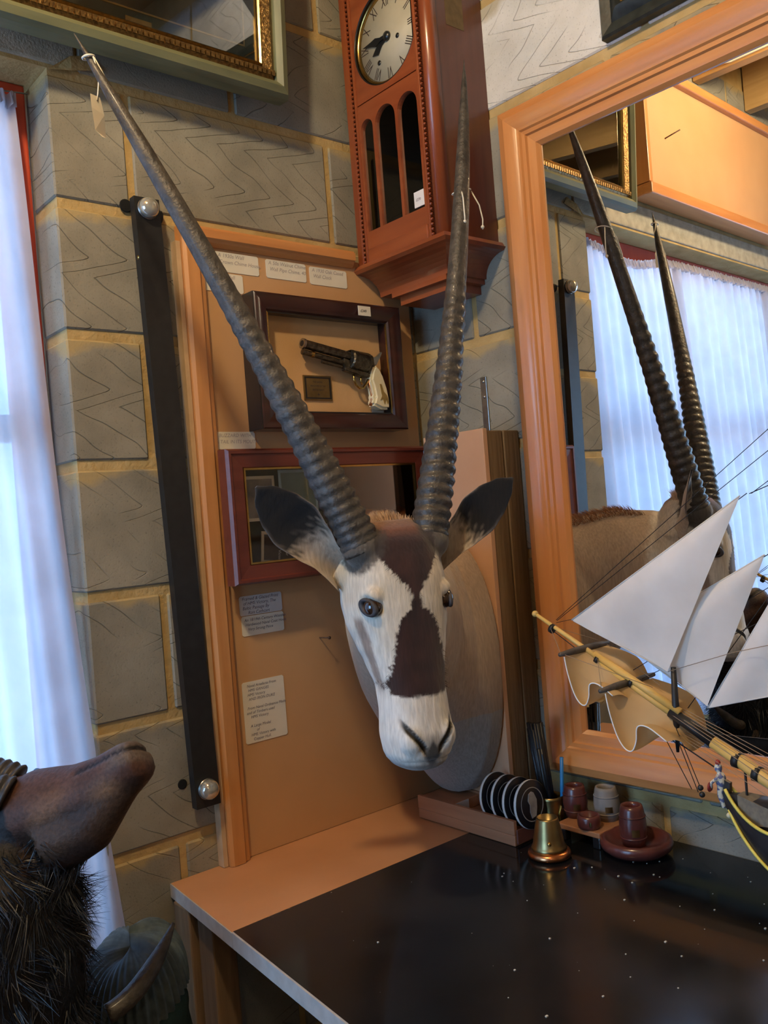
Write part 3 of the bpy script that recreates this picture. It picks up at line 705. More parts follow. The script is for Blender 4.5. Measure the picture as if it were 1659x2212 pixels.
box('price_ticket', .184, .220, -KD+.004, -KD+.006, .072, .103, mat('white_ticket', (.72, .72, .74), rough=.7), ck)
text('£270', .007, INK, ck, .189, .084, -KD+.0035, .1)
# stepped foot moulding
def tier(name, dx, dy, z0, z1, dx2=None, dy2=None, m=MAHOG_H):
    dx2 = dx if dx2 is None else dx2; dy2 = dy if dy2 is None else dy2
    r1 = [(max(-.008, -dx), 0, z0), (KW+dx, 0, z0), (KW+dx, -KD-dy, z0), (max(-.008, -dx), -KD-dy, z0)]
    r2_ = [(max(-.008, -dx2), 0, z1), (KW+dx2, 0, z1), (KW+dx2, -KD-dy2, z1), (max(-.008, -dx2), -KD-dy2, z1)]
    v, f = loft([r1, r2_]); o = mesh(name, v, f, m, ck); return o
tier('foot_moulding', .012, .014, -.010, 0, .006, .008)
tier('foot_moulding', .008, .008, -.016, -.010, .014, .014)
def cove(z0, z1, o0, o1):
    rings = []
    for i in range(9):
        t = i/8; d = o0+(o1-o0)*(1-cos(t*pi/2)); z = z0+(z1-z0)*sin(t*pi/2)
        rings.append([(-.006 if d > 0 else -d*.3, 0, z), (KW+d, 0, z), (KW+d, -KD-d, z), (-.006 if d > 0 else -d*.3, -KD-d, z)])
    v, f = loft(rings); return mesh('foot_cove', v, f, MAHOG_H, ck)
cove(-.062, -.016, -.045, .008)
tier('foot_moulding', -.050, -.045, -.072, -.062)
tier('foot_plinth', -.062, -.058, -.090, -.072)
for z in (.10, .30): pass
box('side_louvre', KW-.0045, KW-.0035, -.105, -.055, .42, .60, mat('louvre_cloth', (.12, .08, .035), (.17, .11, .05), rough=.8, scale=60), ck)

# ---- mirror in pine frame
RM = RB + .0268
mi = thing('pine_mirror', 'large mirror in a moulded varnished pine frame on the block wall', 'mirror', (-.012, -.330, .018), RM)
MW, MH = .98, 1.29
MP = [(0, .0), (0, -.026), (.006, -.036), (.022, -.042), (.036, -.040), (.046, -.034), (.052, -.033), (.055, -.029), (.062, -.028), (.064, -.023), (.072, -.022), (.080, -.020), (.086, -.012), (.086, 0)]
rails(mi, 0, MW, 0, MH, MP, PINE_MH, PINE_MV, 'rail')
box('glass', .084, MW-.084, -.0095, -.008, .084, MH-.084, MIRROR, mi)
# ---- dark picture above the mirror
dp = thing('dark_picture_frame', 'dark green black framed picture hanging above the pine mirror', 'picture', (-.002, -.566, 1.353), RB)
DKG = mat('dark_green_lacquer', (.012, .016, .015), (.03, .036, .032), rough=.4, scale=50, bump=.2)
rails(dp, 0, .62, 0, .44, [(0, 0), (0, -.016), (.004, -.020), (.022, -.016), (.034, -.026), (.040, -.028), (.046, -.022), (.046, 0)], DKG, DKG, 'rail')
rails(dp, .046, .574, .046, .394, [(0, -.004), (0, -.020), (.004, -.020), (.004, -.004)], BRASS, BRASS, 'gold_slip')
box('picture_panel', .05, .57, -.012, -.004, .05, .39, mat('dark_panel', (.01, .012, .016), rough=.3), dp)
# ---- steel bracket strip on wall and batten panel for the antelope
br = thing('steel_bracket', 'narrow steel bracket strip screwed to the wall above the battens', 'bracket', (-.001, -.196, .690), RB)
box('strip', 0, .017, -.003, 0, 0, .124, STEEL, br, .0008)
for z in (.082, .114): lathe('screw', [(.0032, 0), (.0025, .0016), (.0005, .002)], STEEL, br, 12, (.009, -.003, z), (pi/2, 0, 0))
mp_ = thing('mounting_panel', 'plywood mounting panel on two rough battens behind the antelope neck', 'wooden panel', (0, -.118, -.078), RB)
box('panel', 0, .170, -.107, -.095, .001, .774, PLY2, mp_, .001)
box('batten', .128, .168, -.094, -.049, .001, .770, BATTEN, mp_, .002)
box('batten', .130, .170, -.047, -.002, .001, .770, BATTEN, mp_, .002)
box('batten', .0, .04, -.094, -.002, .001, .770, BATTEN, mp_, .002)

# ================================================================== DESK AND WHAT STANDS ON IT
ZD = -.078
dk = thing('corner_desk', 'corner desk with plywood strip along the wall and glossy black top', 'desk', (0, 0, ZF))
H0 = ZD - ZF
def xe(y): return -.694 + .10*y            # skewed end of the desk
def slab(name, y0, y1, z0, z1, m, x1=-.003, inset=0, parent=dk):
    pts = [(xe(y0)+inset, y0), (x1, y0), (x1, y1), (xe(y1)+inset, y1)]
    v, f = loft([[(x, y, z) for x, y in pts] for z in (z0, z1)]); return mesh(name, v, f, m, parent)
DESKPLY = mat('desk_plywood', (.50, .245, .115), (.58, .30, .15), rough=.5, scale=5, bump=.04, bscale=120, lo=.3, hi=.7)
EDGE = mat('pale_desk_edge', (.42, .40, .38), (.50, .48, .46), rough=.5, scale=50)
slab('plywood_strip', -.255, -.001, H0-.022, H0, DESKPLY, inset=.002)
def black_top():
    m, n, l, b = newmat('dusty_black_top'); MATS['dusty_black_top'] = m
    t = n.new('ShaderNodeTexCoord'); big = n.new('ShaderNodeTexNoise'); big.inputs['Scale'].default_value = 3.2; big.inputs['Detail'].default_value = 7
    l.new(t.outputs['Object'], big.inputs['Vector'])
    sp = n.new('ShaderNodeTexVoronoi'); sp.inputs['Scale'].default_value = 62; l.new(t.outputs['Object'], sp.inputs['Vector'])
    sc = n.new('ShaderNodeSeparateColor'); l.new(sp.outputs['Color'], sc.inputs[0])
    size = math_node(n, l, 'MULTIPLY', math_node(n, l, 'POWER', sc.outputs[0], 16.0), .07)
    dot = math_node(n, l, 'LESS_THAN', sp.outputs['Distance'], size)
    r = n.new('ShaderNodeValToRGB'); r.color_ramp.elements[0].position = .40; r.color_ramp.elements[1].position = .78
    r.color_ramp.elements[0].color = (.006, .007, .009, 1); r.color_ramp.elements[1].color = (.028, .029, .033, 1); l.new(big.outputs['Fac'], r.inputs[0])
    mx = n.new('ShaderNodeMix'); mx.data_type = 'RGBA'; l.new(dot, mx.inputs[0]); l.new(r.outputs[0], mx.inputs[6]); mx.inputs[7].default_value = (.55, .52, .46, 1)
    l.new(mx.outputs[2], b.inputs['Base Color'])
    rr = n.new('ShaderNodeMapRange'); l.new(big.outputs['Fac'], rr.inputs[0]); rr.inputs[1].default_value = .35; rr.inputs[2].default_value = .75
    rr.inputs[3].default_value = .06; rr.inputs[4].default_value = .32; l.new(rr.outputs[0], b.inputs['Roughness'])
    b.inputs['Specular IOR Level'].default_value = .45
    return m
slab('black_top', -1.62, -.255, H0-.022, H0+.0015, black_top(), inset=.003)
_e = slab('edging', -1.62, -.256, H0-.024, H0+.001, EDGE, x1=xe(-1.62)+.0995, inset=0)
_e.data.vertices.foreach_set('co', [c for q in [(xe(y)+d, y, z) for z in (H0-.024, H0+.001) for y, d in ((-1.62, 0), (-1.62, .003), (-.256, .003), (-.256, 0))] for c in q])
_e = slab('strip_edging', -.255, -.001, H0-.024, H0-.0005, EDGE, x1=-.6, inset=0)
_e.data.vertices.foreach_set('co', [c for q in [(xe(y)+d, y, z) for z in (H0-.024, H0-.0005) for y, d in ((-.255, 0), (-.255, .002), (-.001, .002), (-.001, 0))] for c in q])
# timber trestle end
box('leg', -.700, -.655, -.075, -.020, .001, H0-.024, DESKLEG, dk, .003)
box('leg', -.690, -.645, -.135, -.085, .001, H0-.024, DESKLEG, dk, .003)
box('leg', -.755, -.71, -1.25, -1.19, .001, H0-.024, DESKLEG, dk, .003)
box('apron', -.060, -.020, -1.28, -.02, H0-.12, H0-.024, DESKLEG, dk, .002)
box('lower_rail', -.70, -.66, -1.18, -.14, .40, .44, mat('lower_rail_wood', (.40, .25, .10), (.50, .32, .14), rough=.8, scale=40, stretch=(1, .1, 1)), dk, .002)
box('lower_shelf', -.66, -.06, -1.2, -.02, .40, .42, mat('dark_shelf', (.05, .035, .025), rough=.8), dk)

# ---- coaster rack with four coasters
DARKWOODR = wood('rack_wood', (.34, .145, .07), (.44, .20, .10), 'Y', .55)
rk = thing('coaster_rack', 'wooden coaster rack on the desk corner under the mounting panel', 'rack', (-.148, -.115, ZD+.0017))
box('base', -.050, .045, -.258, .0, 0, .020, DARKWOODR, rk, .002)
box('side_board', -.050, -.042, -.258, 0, .020, .046, DARKWOODR, rk, .001)
box('side_board', .037, .045, -.258, 0, .020, .046, DARKWOODR, rk, .001)
box('back_block', -.042, .037, -.09, 0, .020, .042, DARKWOODR, rk, .002)
box('end_foot', -.046, .041, -.262, -.2585, .004, .030, mat('rack_end', (.14, .05, .035), rough=.5), rk, .001)
box('price_label', -.042, .004, -.0920, -.0905, .021, .041, mat('lilac_label', (.55, .53, .58), rough=.8), rk)
COAST = mat('black_coaster', (.010, .010, .013), rough=.35, coat=.2)
RIM = mat('white_coaster_rim', (.70, .68, .64), rough=.5)
EMB = mat('silver_emblem', (.34, .33, .32), (.22, .21, .21), rough=.5, scale=60)
for i in range(4):
    y = -.375 + i*.0285
    lab = ['round black coaster with silver emblem, front one in the rack', 'second round black coaster from the rack front', 'third round black coaster from the rack front', 'round black coaster nearest the label on the rack'][i]
    c = thing('coaster', lab, 'coaster', (-.150, y, ZD+.0217+.0455), rot=(-.10, 0, 0), group='coasters standing in the wooden rack')
    R = .044
    lathe('disc', [(R-.0004, -.0008), (R-.0003, .0030), (R-.001, .0036), (.001, .0037)], COAST, c, 40, (0, 0, 0), (pi/2, 0, 0))
    lathe('rim', [(R-.003, .0026), (R, .0026), (R, -.0026), (R-.003, -.0026)], RIM, c, 40, (0, 0, 0), (pi/2, 0, 0), ring=True)
    lathe('lettering_ring', [(R*.66, .0037), (R*.70, .0037), (R*.70, .0040), (R*.66, .0040)], EMB, c, 40, (0, 0, 0), (pi/2, 0, 0), ring=True)
    extrude2('emblem', [(-.006, -.024), (.006, -.022), (.011, -.008), (.013, .006), (.007, .020), (.001, .023), (-.007, .020), (-.011, .008), (-.007, .0), (-.009, -.012)], -.0045, -.0036, EMB, c)

# ---- brass shell pot with black quills and a blue straw
pt = thing('brass_pot', 'small brass pot behind the bell holding black sticks', 'pot', (-.090, -.372, ZD+.0017))
lathe('body', [(.020, 0), (.0225, .003), (.022, .02), (.0235, .060), (.0245, .066), (.0225, .066), (.021, .060), (.019, .006), (.001, .005)], OLDBRASS, pt, 32)
extrude2('leaf_crest', [(-.005, .022), (.0, .018), (.005, .022), (.007, .036), (.0, .052), (-.007, .036)], -.0255, -.022, BRASS, pt, .001)
sphere('stud', .0042, BRASS, pt, (0, -.0235, .012), 8)
BLK = mat('black_sticks', (.006, .007, .010), rough=.4)
for i in range(24):
    a = i*2.4; r = .003+.0115*((i*37 % 10)/10)
    tx, ty = -.020+.030*cos(a)*(.35+.05*(i % 4)), .012*sin(a); hgt = .150+.012*((i*7) % 5)
    s = tag(tube('black_stick', [(-.090+r*cos(a)*.8, -.372+r*sin(a)*.8, ZD+.010), (-.090+tx, -.372+.006+ty, ZD+hgt+.012)], [.0042, .0044], BLK, None, 6), 'thin black stick in the bundle standing in the brass pot', 'stick', 'black sticks in the brass pot')
tag(tube('blue_straw', [(-.080, -.388, ZD+.02), (-.0775, -.396, ZD+.140)], .0036, mat('blue_plastic', (.02, .20, .52), rough=.35), None, 10), 'bright blue straw standing in the brass pot', 'straw')
# ---- brass bell
bl = thing('brass_bell', 'small brass bell on copper foot standing on the black desk top', 'bell', (-.192, -.447, ZD+.0017))
lathe('foot', [(.030, 0), (.037, .002), (.0385, .006), (.0365, .011), (.031, .014), (.001, .014)], COPPER, bl, 40)
lathe('body', [(.030, .013), (.0315, .016), (.030, .019), (.0275, .024), (.0255, .036), (.0225, .052), (.0195, .066), (.0185, .0685), (.0168, .0685), (.0158, .048), (.001, .044)], OLDBRASS, bl, 40)
sphere('knob', .004, BRASS, bl, (-.019, -.017, .030), 8)
# ---- turned barrels on a little stand, bowl with cup
BARW = mat('dark_red_turned_wood', (.085, .022, .018), (.13, .034, .026), rough=.32, scale=30, stretch=(1, 1, .3), coat=.3)
GREYW = mat('grey_weathered_wood', (.20, .175, .155), (.28, .25, .22), rough=.6, scale=40, stretch=(1, 1, .3))
def barrel(lab, x, y, z, r, h, m, plate=True, name='wooden_barrel'):
    o = thing(name, lab, 'barrel', (x, y, z))
    lathe('body', [(r*.80, 0), (r*.92, h*.2), (r, h*.45), (r*.97, h*.65), (r*.86, h*.9), (r*.78, h), (r*.62, h), (r*.58, h*.92), (r*.50, h*.5), (.001, h*.48)], m, o, 36)
    for zz in (.22, .74): lathe('hoop', [(r*.955, h*(zz-.02)), (r*.985, h*zz), (r*.955, h*(zz+.02))], m, o, 36, ring=False)
    if plate:
        a = -2.35; pv = []
        for zz in (.30, .48):
            for k in range(5):
                b = a-.28+.14*k; pv.append(((r*1.012)*cos(b), (r*1.012)*sin(b), h*zz))
        mesh('plaque', pv, [(k, k+1, k+6, k+5) for k in range(4)], OLDBRASS, o, True)
    return o
sd = thing('barrel_stand', 'small dark wooden stand carrying three turned barrels', 'stand', (-.075, -.452, ZD+.0017))
box('top', -.045, .045, -.05, .045, .020, .030, wood('stand_top_wood', (.30, .13, .06), (.38, .18, .08), 'X'), sd, .002)
for x in (-.035, .035):
    for y in (-.04, .035): box('foot', x-.008, x+.008, y-.008, y+.008, 0, .020, BLACKEDGE, sd, .002)
barrel('dark red turned barrel on the stand behind the bell', -.070, -.414, ZD+.0317, .023, .058, BARW)
barrel('grey weathered turned barrel on the stand against the wall', -.050, -.470, ZD+.0317, .0235, .060, GREYW)
o = thing('turned_ring', 'low dark turned wooden ring dish in front of the barrels', 'dish', (-.105, -.470, ZD+.0317))
lathe('body', [(.018, 0), (.021, .006), (.021, .018), (.0195, .024), (.015, .024), (.014, .010), (.001, .008)], BARW, o, 32)
box('plaque', -.0165, -.0150, -.0165, -.0085, .008, .016, OLDBRASS, o, .0004)
bw = thing('turned_bowl', 'wide dark red turned wooden bowl on the desk against the wall', 'bowl', (-.088, -.555, ZD+.0017))
lathe('body', [(.036, 0), (.050, .004), (.060, .012), (.0625, .020), (.060, .027), (.055, .029), (.050, .026), (.040, .016), (.001, .013)], BARW, bw, 48)
barrel('dark red turned cup with brass plaque standing in the bowl', -.090, -.552, ZD+.0150, .0235, .070, BARW, True, 'turned_cup')
# ---- crumbs lying on the desk
CR = mat('plaster_crumb', (.62, .58, .50), rough=.9)
cv, cf = [], []
for i in range(70):
    x = -.06-random.random()**1.3*.55; y = -.42-random.random()*.75
    s = random.uniform(.0005, .0013); k = len(cv); cv += boxv(x-s, x+s*random.uniform(.6, 2), y-s, y+s, ZD+.0016, ZD+.0016+s); cf += [tuple(i_+k for i_ in q) for q in BF]
o = mesh('plaster_crumbs', cv, cf, CR); tag(o, 'pale plaster crumbs scattered over the black desk top', 'crumbs'); o['kind'] = 'stuff'

# ================================================================== ANTELOPE HEAD
O = Vector((-.4895, -.447, .498)); Lx = Vector((.9637, -.267, 0)); Fx = Vector((-.267, -.9637, 0)); Ux = Vector((0, 0, 1))
def W(l, f, u): return O + Lx*l + Fx*f + Ux*u
def loc_(p): d = p-O; return d.dot(Lx), d.dot(Fx), d.z
ant = thing('antelope_mount', 'mounted antelope head with long ridged horns and brown and white face', 'taxidermy', (-.107, -.16, .225))
HT = [(-.338, .026, .050, -.012, .012), (-.330, .041, .061, -.024, .012), (-.312, .051, .068, -.034, .012), (-.285, .0545, .070, -.038, .012), (-.25, .051, .066, -.040, .010),
      (-.215, .050, .063, -.052, .004), (-.18, .058, .058, -.078, -.006), (-.15, .067, .055, -.102, -.016), (-.12, .075, .054, -.118, -.024), (-.09, .079, .054, -.125, -.026),
      (-.055, .078, .052, -.122, -.028), (-.025, .074, .046, -.112, -.026), (.0, .068, .036, -.098, -.024), (.022, .056, .018, -.085, -.026), (.036, .036, -.005, -.065, -.03)]
rings = []
NZ, NA = 60, 48
for i in range(NZ+1):
    u = -.338 + (.374)*i/NZ
    w_, fr_, bk_, f0 = interp(HT, u); ring = []
    for k in range(NA):
        a = 2*pi*k/NA; c_, s_ = cos(a), sin(a)
        e = .82 if s_ > 0 else .9
        l = w_*math.copysign(abs(c_)**e, c_); f = f0 + ((fr_-f0) if s_ > 0 else (f0-bk_))*math.copysign(abs(s_)**e, s_)
        ring.append(W(l, f, u))
    rings.append(ring)
head = loft(rings)
NK = [(0.0, -.110, -.158, .229, .136, .262, 0.0, -1.0), (.14, -.150, -.160, .235, .138, .262, .02, -1), (.30, -.200, -.175, .268, .128, .225, .12, -.99), (.5, -.275, -.215, .325, .110, .176, .40, -.92),
      (.68, -.345, -.270, .375, .097, .142, .68, -.73), (.84, -.405, -.330, .410, .086, .118, .86, -.5), (1.0, -.455, -.395, .425, .062, .09, .95, -.3)]
rings = []
for i in range(41):
    s = i/40; x, y, z, wd, ht, ax, ay = interp(NK, s)
    a = Vector((ax, ay, 0)).normalized(); fwd = Vector((a.y, -a.x, 0)); b = (Ux + fwd*(-.55*sstep(.15, .7, s))).normalized() if s > 0 else Ux
    c = Vector((x, y, z)); ring = []
    for k in range(44):
        t = 2*pi*k/44; sy = sin(t); ww = wd*(1 - .18*max(sy, 0)*sstep(.1, .4, s))
        ring.append(c + a*(ww*math.copysign(abs(cos(t))**.92, cos(t))) + b*(ht*math.copysign(abs(sy)**.92, sy)))
    rings.append(ring)
neck = loft(rings)
def ball(c, r, n=12):
    v, f = [], []
    rg = [[c + Vector((r[0]*sin(pi*(i+.02)/n*.999)*cos(2*pi*k/16), r[1]*sin(pi*(i+.02)/n*.999)*sin(2*pi*k/16), r[2]*cos(pi*(i+.02)/n*.999))) for k in range(16)] for i in range(n+1)]
    return loft(rg)
extra = []
for s in (-1, 1):
    extra.append(ball(W(.054*s, .026, -.074), (.0175, .018, .016)))       # brow
    extra.append(ball(W(.056*s, -.005, -.002), (.034, .034, .03)))       # horn pedicle
    extra.append(tubev([W(.055*s, -.052, -.045), W(.078*s, -.060, -.030)], [.034, .024], 14))   # ear root
    extra.append(ball(W(.026*s, .052, -.288), (.020, .020, .026)))       # nostril wing
FUR = vcol_mat('antelope_hide', .8, .35, 240, (1, 1, .16), .35, .22)
hide = remesh('hide', [head, neck] + extra, .0031, FUR, ant, 5)
def n3(p, s): return noise.noise(Vector((p.x*s, p.y*s, p.z*s)))
CREAMF = (.66, .60, .49); WHITEF = (.74, .71, .64); TAN = (.34, .245, .17); TAN2 = (.44, .33, .23); BRN = (.022, .009, .008); BLKF = (.012, .010, .010)
HALF = [(-.228, .030), (-.219, .046), (-.205, .050), (-.19, .047), (-.17, .041), (-.15, .038), (-.135, .035), (-.122, .031), (-.110, .026), (-.102, .018), (-.096, .009), (-.08, .0065), (-.066, .012), (-.05, .026), (-.03, .040), (-.012, .05), (.02, .052), (.05, .04)]
def hidecol(p):
    l, f, u = loc_(p)
    jit = n3(p, 90)*.0025 + n3(p, 300)*.0022
    isface = sstep(-.112, -.092, f + .25*max(0, -.12-u) + jit*2) if u > -.35 else 1
    isface *= sstep(.06, .02, u)
    neckc = lerp(TAN, TAN2, .5+.8*n3(p, 9))
    if p.z < .20: neckc = lerp(neckc, (.25, .165, .115), sstep(.24, .04, p.z))
    crest = sstep(.03, .0, abs(p.y + .16 - .62*max(0, -.11-p.x)) ) * sstep(.42, .49, p.z) * sstep(-.40, -.36, p.x)
    neckc = lerp(neckc, (.26, .12, .06), crest*.8)
    face = lerp(CREAMF, WHITEF, sstep(-.02, -.28, u) + .3*n3(p, 25))
    # faint sandy brow and brown eye stripe
    face = lerp(face, (.48, .36, .22), .45*sstep(.05, .02, abs(u+.055))*sstep(.03, .055, abs(l))*(.6+n3(p, 30)))
    st_ = abs((f+.004+.12*(u+.10)))
    stripe = sstep(.016, .006, st_+jit) * sstep(-.10, -.115, u) * sstep(-.235, -.20, u) * sstep(.02, .05, abs(l))
    face = lerp(face, (.15, .085, .065), stripe*.75)
    # nose blaze and forehead patch
    h, = interp(HALF, u)
    if f > -.02:
        wdt = h + jit*1.6
        d = sstep(wdt+.0015, wdt-.0015, abs(l)) * sstep(-.228+jit, -.223+jit, u) * sstep(-.03, .0, f)
        face = lerp(face, lerp(BRN, (.050, .019, .015), .5+.7*n3(p, 40)), d)
    # chin, lips and nostrils
    if u < -.255:
        vx = abs(l); cen = -.272 - (.036-vx)*1.35
        nost = sstep(.0115, .006, abs(u-cen-.001)) * sstep(.044, .037, vx) * sstep(.004, .010, vx) * sstep(.015, .03, f)
        mid_ = sstep(.020, .011, vx + .62*(abs(u+.312))) * sstep(.03, .045, f)
        face = lerp(face, BLKF, max(nost, mid_)*.95)
        face = lerp(face, (.30, .26, .21), .7*sstep(.030, .0, vx)*sstep(-.275, -.29, u)*sstep(.03, .05, f)*(1-mid_)*(1-nost))
        face = lerp(face, (.16, .14, .13), .8*sstep(-.318, -.330, u))
    # dark throat stripe
    thr = sstep(-.036, -.050, f + jit*2) * sstep(-.135, -.155, u) * sstep(-.29, -.27, u)
    face = lerp(face, (.018, .012, .011), thr*.92)
    # poll
    face = lerp(face, (.17, .07, .04), sstep(.006, .026, u)*sstep(.045, .03, abs(l)))
    for s_ in (-1, 1):
        face = lerp(face, (.045, .035, .030), .9*sstep(.046, .036, sqrt((l-.055*s_)**2+(f+.004)**2+(u+.006)**2*1.0)+jit*2))
    return lerp(neckc, face, isface)
for v in hide.data.vertices:
    l, f, u = loc_(v.co)
    if u < -.255 and f > .01:
        vx = abs(l); cen = -.272 - (.036-vx)*1.35
        k = sstep(.008, .0, abs(u-cen)) * sstep(.042, .034, vx) * sstep(.008, .014, vx)
        if k > 0: v.co -= Fx*(.008*k)
    if -.05 < f and u < -.31:
        v.co -= Fx*(.004*sstep(.004, .0, abs(u+.322)))
    k = sstep(.022, .010, sqrt((f-.026)**2+(u+.090)**2)) * (abs(l) > .05)
    if k: v.co -= Lx*(math.copysign(.006, l)*k)
    # preorbital hollow
    k = sstep(.020, .0, sqrt((f-.012)**2+((u+.135)*.5)**2)) * (abs(l) > .04)
    if k: v.co -= Lx*(math.copysign(.004, l)*k)
paint(hide, hidecol)
# eyes
EYE = mat('glass_eye', (.012, .006, .004), (.05, .02, .01), rough=.03, scale=60, coat=1)
LID = mat('dark_eyelid', (.020, .018, .020), (.05, .045, .05), rough=.6, scale=80)
for s in (-1, 1):
    c = W(.0595*s, .027, -.090)
    e = sphere('eye', .0150, EYE, ant, c, 16, (1, 1, 1))
    lidv = []
    for i in range(40):
        a = 2*pi*i/40
        for j in range(8):
            b = 2*pi*j/8; R = .0135 + .0038*cos(b)
            wf, wu = R*cos(a)*1.12, R*sin(a)*.80 - .004*cos(a)
            lidv.append(c + Fx*wf + Ux*wu + Lx*(s*(.0085 + .0036*sin(b) - .30*wf)))
    mesh('eyelid', lidv, grid_faces(40, 8, True, True), LID, ant, True)
# horns
HORN = mat('ridged_dark_horn', (.030, .026, .023), (.070, .060, .050), rough=.5, scale=60, bump=.5, bscale=160, coat=.1)
HR = [(0, 1.0), (.1, .93), (.25, .79), (.4, .64), (.5, .56), (.65, .485), (.75, .42), (.85, .32), (.93, .19), (1.0, .02)]
def horn(pts, rb, nr, twist):
    path = bez(pts, 230); n = 22; P, fr_ = frames(path); rings = []
    for i, p in enumerate(P):
        s = i/230
        R = rb*interp(HR, s)[0]
        t, a, b = fr_[i]; ring = []
        for k in range(n):
            th = 2*pi*k/n; ph = nr*(min(s, .56)/.52)**.86 - .16*sin(th+twist)
            w_ = (ph % 1.0); rid = (sin(pi*w_)**1.4)
            amp = .17*sstep(.0, .03, s)*sstep(.56, .40, s)*(.75+.25*sin(th+twist+.6))
            jitter = 1+.03*noise.noise(p*60+Vector((k, 0, 0)))*sstep(.55, .2, s)
            ring.append(p + (a*cos(th)+b*sin(th))*(R*(1+amp*(rid-.55))*jitter))
        rings.append(ring)
    v, f = loft(rings); return mesh('horn', v, f, HORN, ant, True)
horn([W(-.055, -.004, -.008), (-.625, -.375, .74), (-.735, -.275, 1.05), (-.8315, -.1923, 1.303)], .0315, 25, .5)
horn([(-.4366, -.4578, .488), (-.279, -.437, .932), (-.165, -.368, 1.366)], .0305, 24, 2.4)
# ears
def ear(sgn, base, tip, openv, wid):
    base, tip = Vector(base), Vector(tip); ax = tip-base; Lh = ax.length; t_ = ax.normalized()
    o_ = (openv - t_*openv.dot(t_)).normalized(); sd_ = t_.cross(o_)
    ET = [(0, .60, 1.0), (.15, .56, .98), (.28, .58, .92), (.42, .80, .75), (.60, 1.0, .58), (.75, .86, .45), (.9, .52, .35), (1.0, .05, .2)]
    nu, nv = 30, 21; vo, vi = [], []
    for i in range(nu):
        s = i/(nu-1); ww, cup = interp(ET, s); hw = wid*ww
        for j in range(nv):
            q = -1+2*j/(nv-1); curl = 1.25*cup
            x = hw*sin(q*pi/2*min(1, curl))/max(sin(pi/2*min(1, curl)), .3); y = hw*.85*cup*(cos(q*pi/2*min(1.3, curl)))
            c = base + ax*s + t_*0 - o_*y + sd_*x + o_*(.012*sin(pi*s))
            vo.append(c); vi.append(c + o_*(.0028*(1-abs(q)**3)+.0006))
    f = grid_faces(nu, nv); n_ = nu*nv
    faces = f + [tuple(q+n_ for q in reversed(g)) for g in f]
    for i in range(nu-1):
        for j in (0, nv-1): a = i*nv+j; faces.append((a, a+nv, a+nv+n_, a+n_))
    for j in range(nv-1):
        for i in (0, nu-1): a = i*nv+j; faces.append((a, a+1, a+1+n_, a+n_))
    o = mesh('ear', vo+vi, faces, FUR, ant, True)
    cols = []
    for inner in (0, 1):
        for i in range(nu):
            s = i/(nu-1)
            for j in range(nv):
                q = abs(-1+2*j/(nv-1)); nz_ = .12*noise.noise(Vector((i*.9, j*.9, inner)))
                if inner:
                    c = lerp((.46, .38, .30), BLKF, sstep(.36, .52, s+nz_)); c = lerp(c, (.30, .25, .22), .8*sstep(.86, .98, q+nz_*.5)*sstep(.85, .6, s))
                else: c = lerp((.56, .46, .34), (.50, .38, .27), s); c = lerp(c, (.06, .035, .03), sstep(.72, .9, q*.9+.1*s+nz_)*sstep(.3, .5, s)); c = lerp(c, (.04, .025, .02), sstep(.82, .95, s))
                cols += list(c)+[1.0]
    ca = o.data.color_attributes.new('fur', 'FLOAT_COLOR', 'POINT'); ca.data.foreach_set('color', cols)
    return o
cdir = (Vector((-1.39, -1.48, .545)) - O).normalized()
ear(-1, W(-.066, -.040, -.050), W(-.212, -.015, .100), Vector((-.45, -.82, -.25)), .042)
ear(1, W(.066, -.040, -.045), W(.205, .022, .088), Vector((-.35, -.90, -.15)), .038)
# short mane along the neck crest and tuft behind the horns
MANE = mat('rufous_mane_hair', (.30, .13, .06), (.42, .24, .12), rough=.8, scale=60)
roots = []
for v in hide.data.vertices:
    nn_ = v.normal
    if v.co.x > -.40 and nn_.z > .80 and v.co.z > .40 and random.random() < .55:
        yc = -.16 - .62*max(0, -.16-v.co.x)*1.0
        roots.append((v.co.copy(), (nn_ + Vector((.5, .2, .2)) + Vector((random.uniform(-.3, .3), random.uniform(-.3, .3), 0))).normalized(), random.uniform(.008, .020), Vector((.3, .1, -.2))))
if roots: strands('mane', roots, MANE, ant, .0008)
tr_ = []
for i in range(1500):
    l = random.gauss(0, .020); f = random.uniform(-.06, -.015); d = (Vector((0, .15, .9)) + Lx*l*8 + Vector((random.uniform(-.3, .3), random.uniform(-.2, .3), 0))).normalized()
    tr_.append((W(l, f, .026), d, random.uniform(.015, .034)*(1-min(1, abs(l)/.05)*.6), Vector((0, .15, -.1))))
strands('poll_tuft', tr_, mat('pale_tuft_hair', (.46, .30, .20), (.62, .46, .34), rough=.8, scale=90), ant, .0010)
fr_roots = []
for v in hide.data.vertices:      # dark fringe of hair along the marking edges of the face
    l, f, u = loc_(v.co)
    if f > -.015 and -.222 < u < -.02 and random.random() < .30:
        h, = interp(HALF, u)
        if -.004 < abs(l)-h < .0015: fr_roots.append((v.co.copy(), (v.normal*.25 + Vector((0, 0, -.55)) + Lx*math.copysign(.7, l) + Vector((random.uniform(-.2, .2), 0, random.uniform(-.2, .2)))).normalized(), random.uniform(.004, .008), Vector((0, 0, -.1))))
strands('face_hair', fr_roots, mat('dark_brown_hair', (.030, .013, .011), (.05, .022, .018), rough=.7, scale=50), ant, .00035, 3)
reroot(ant)
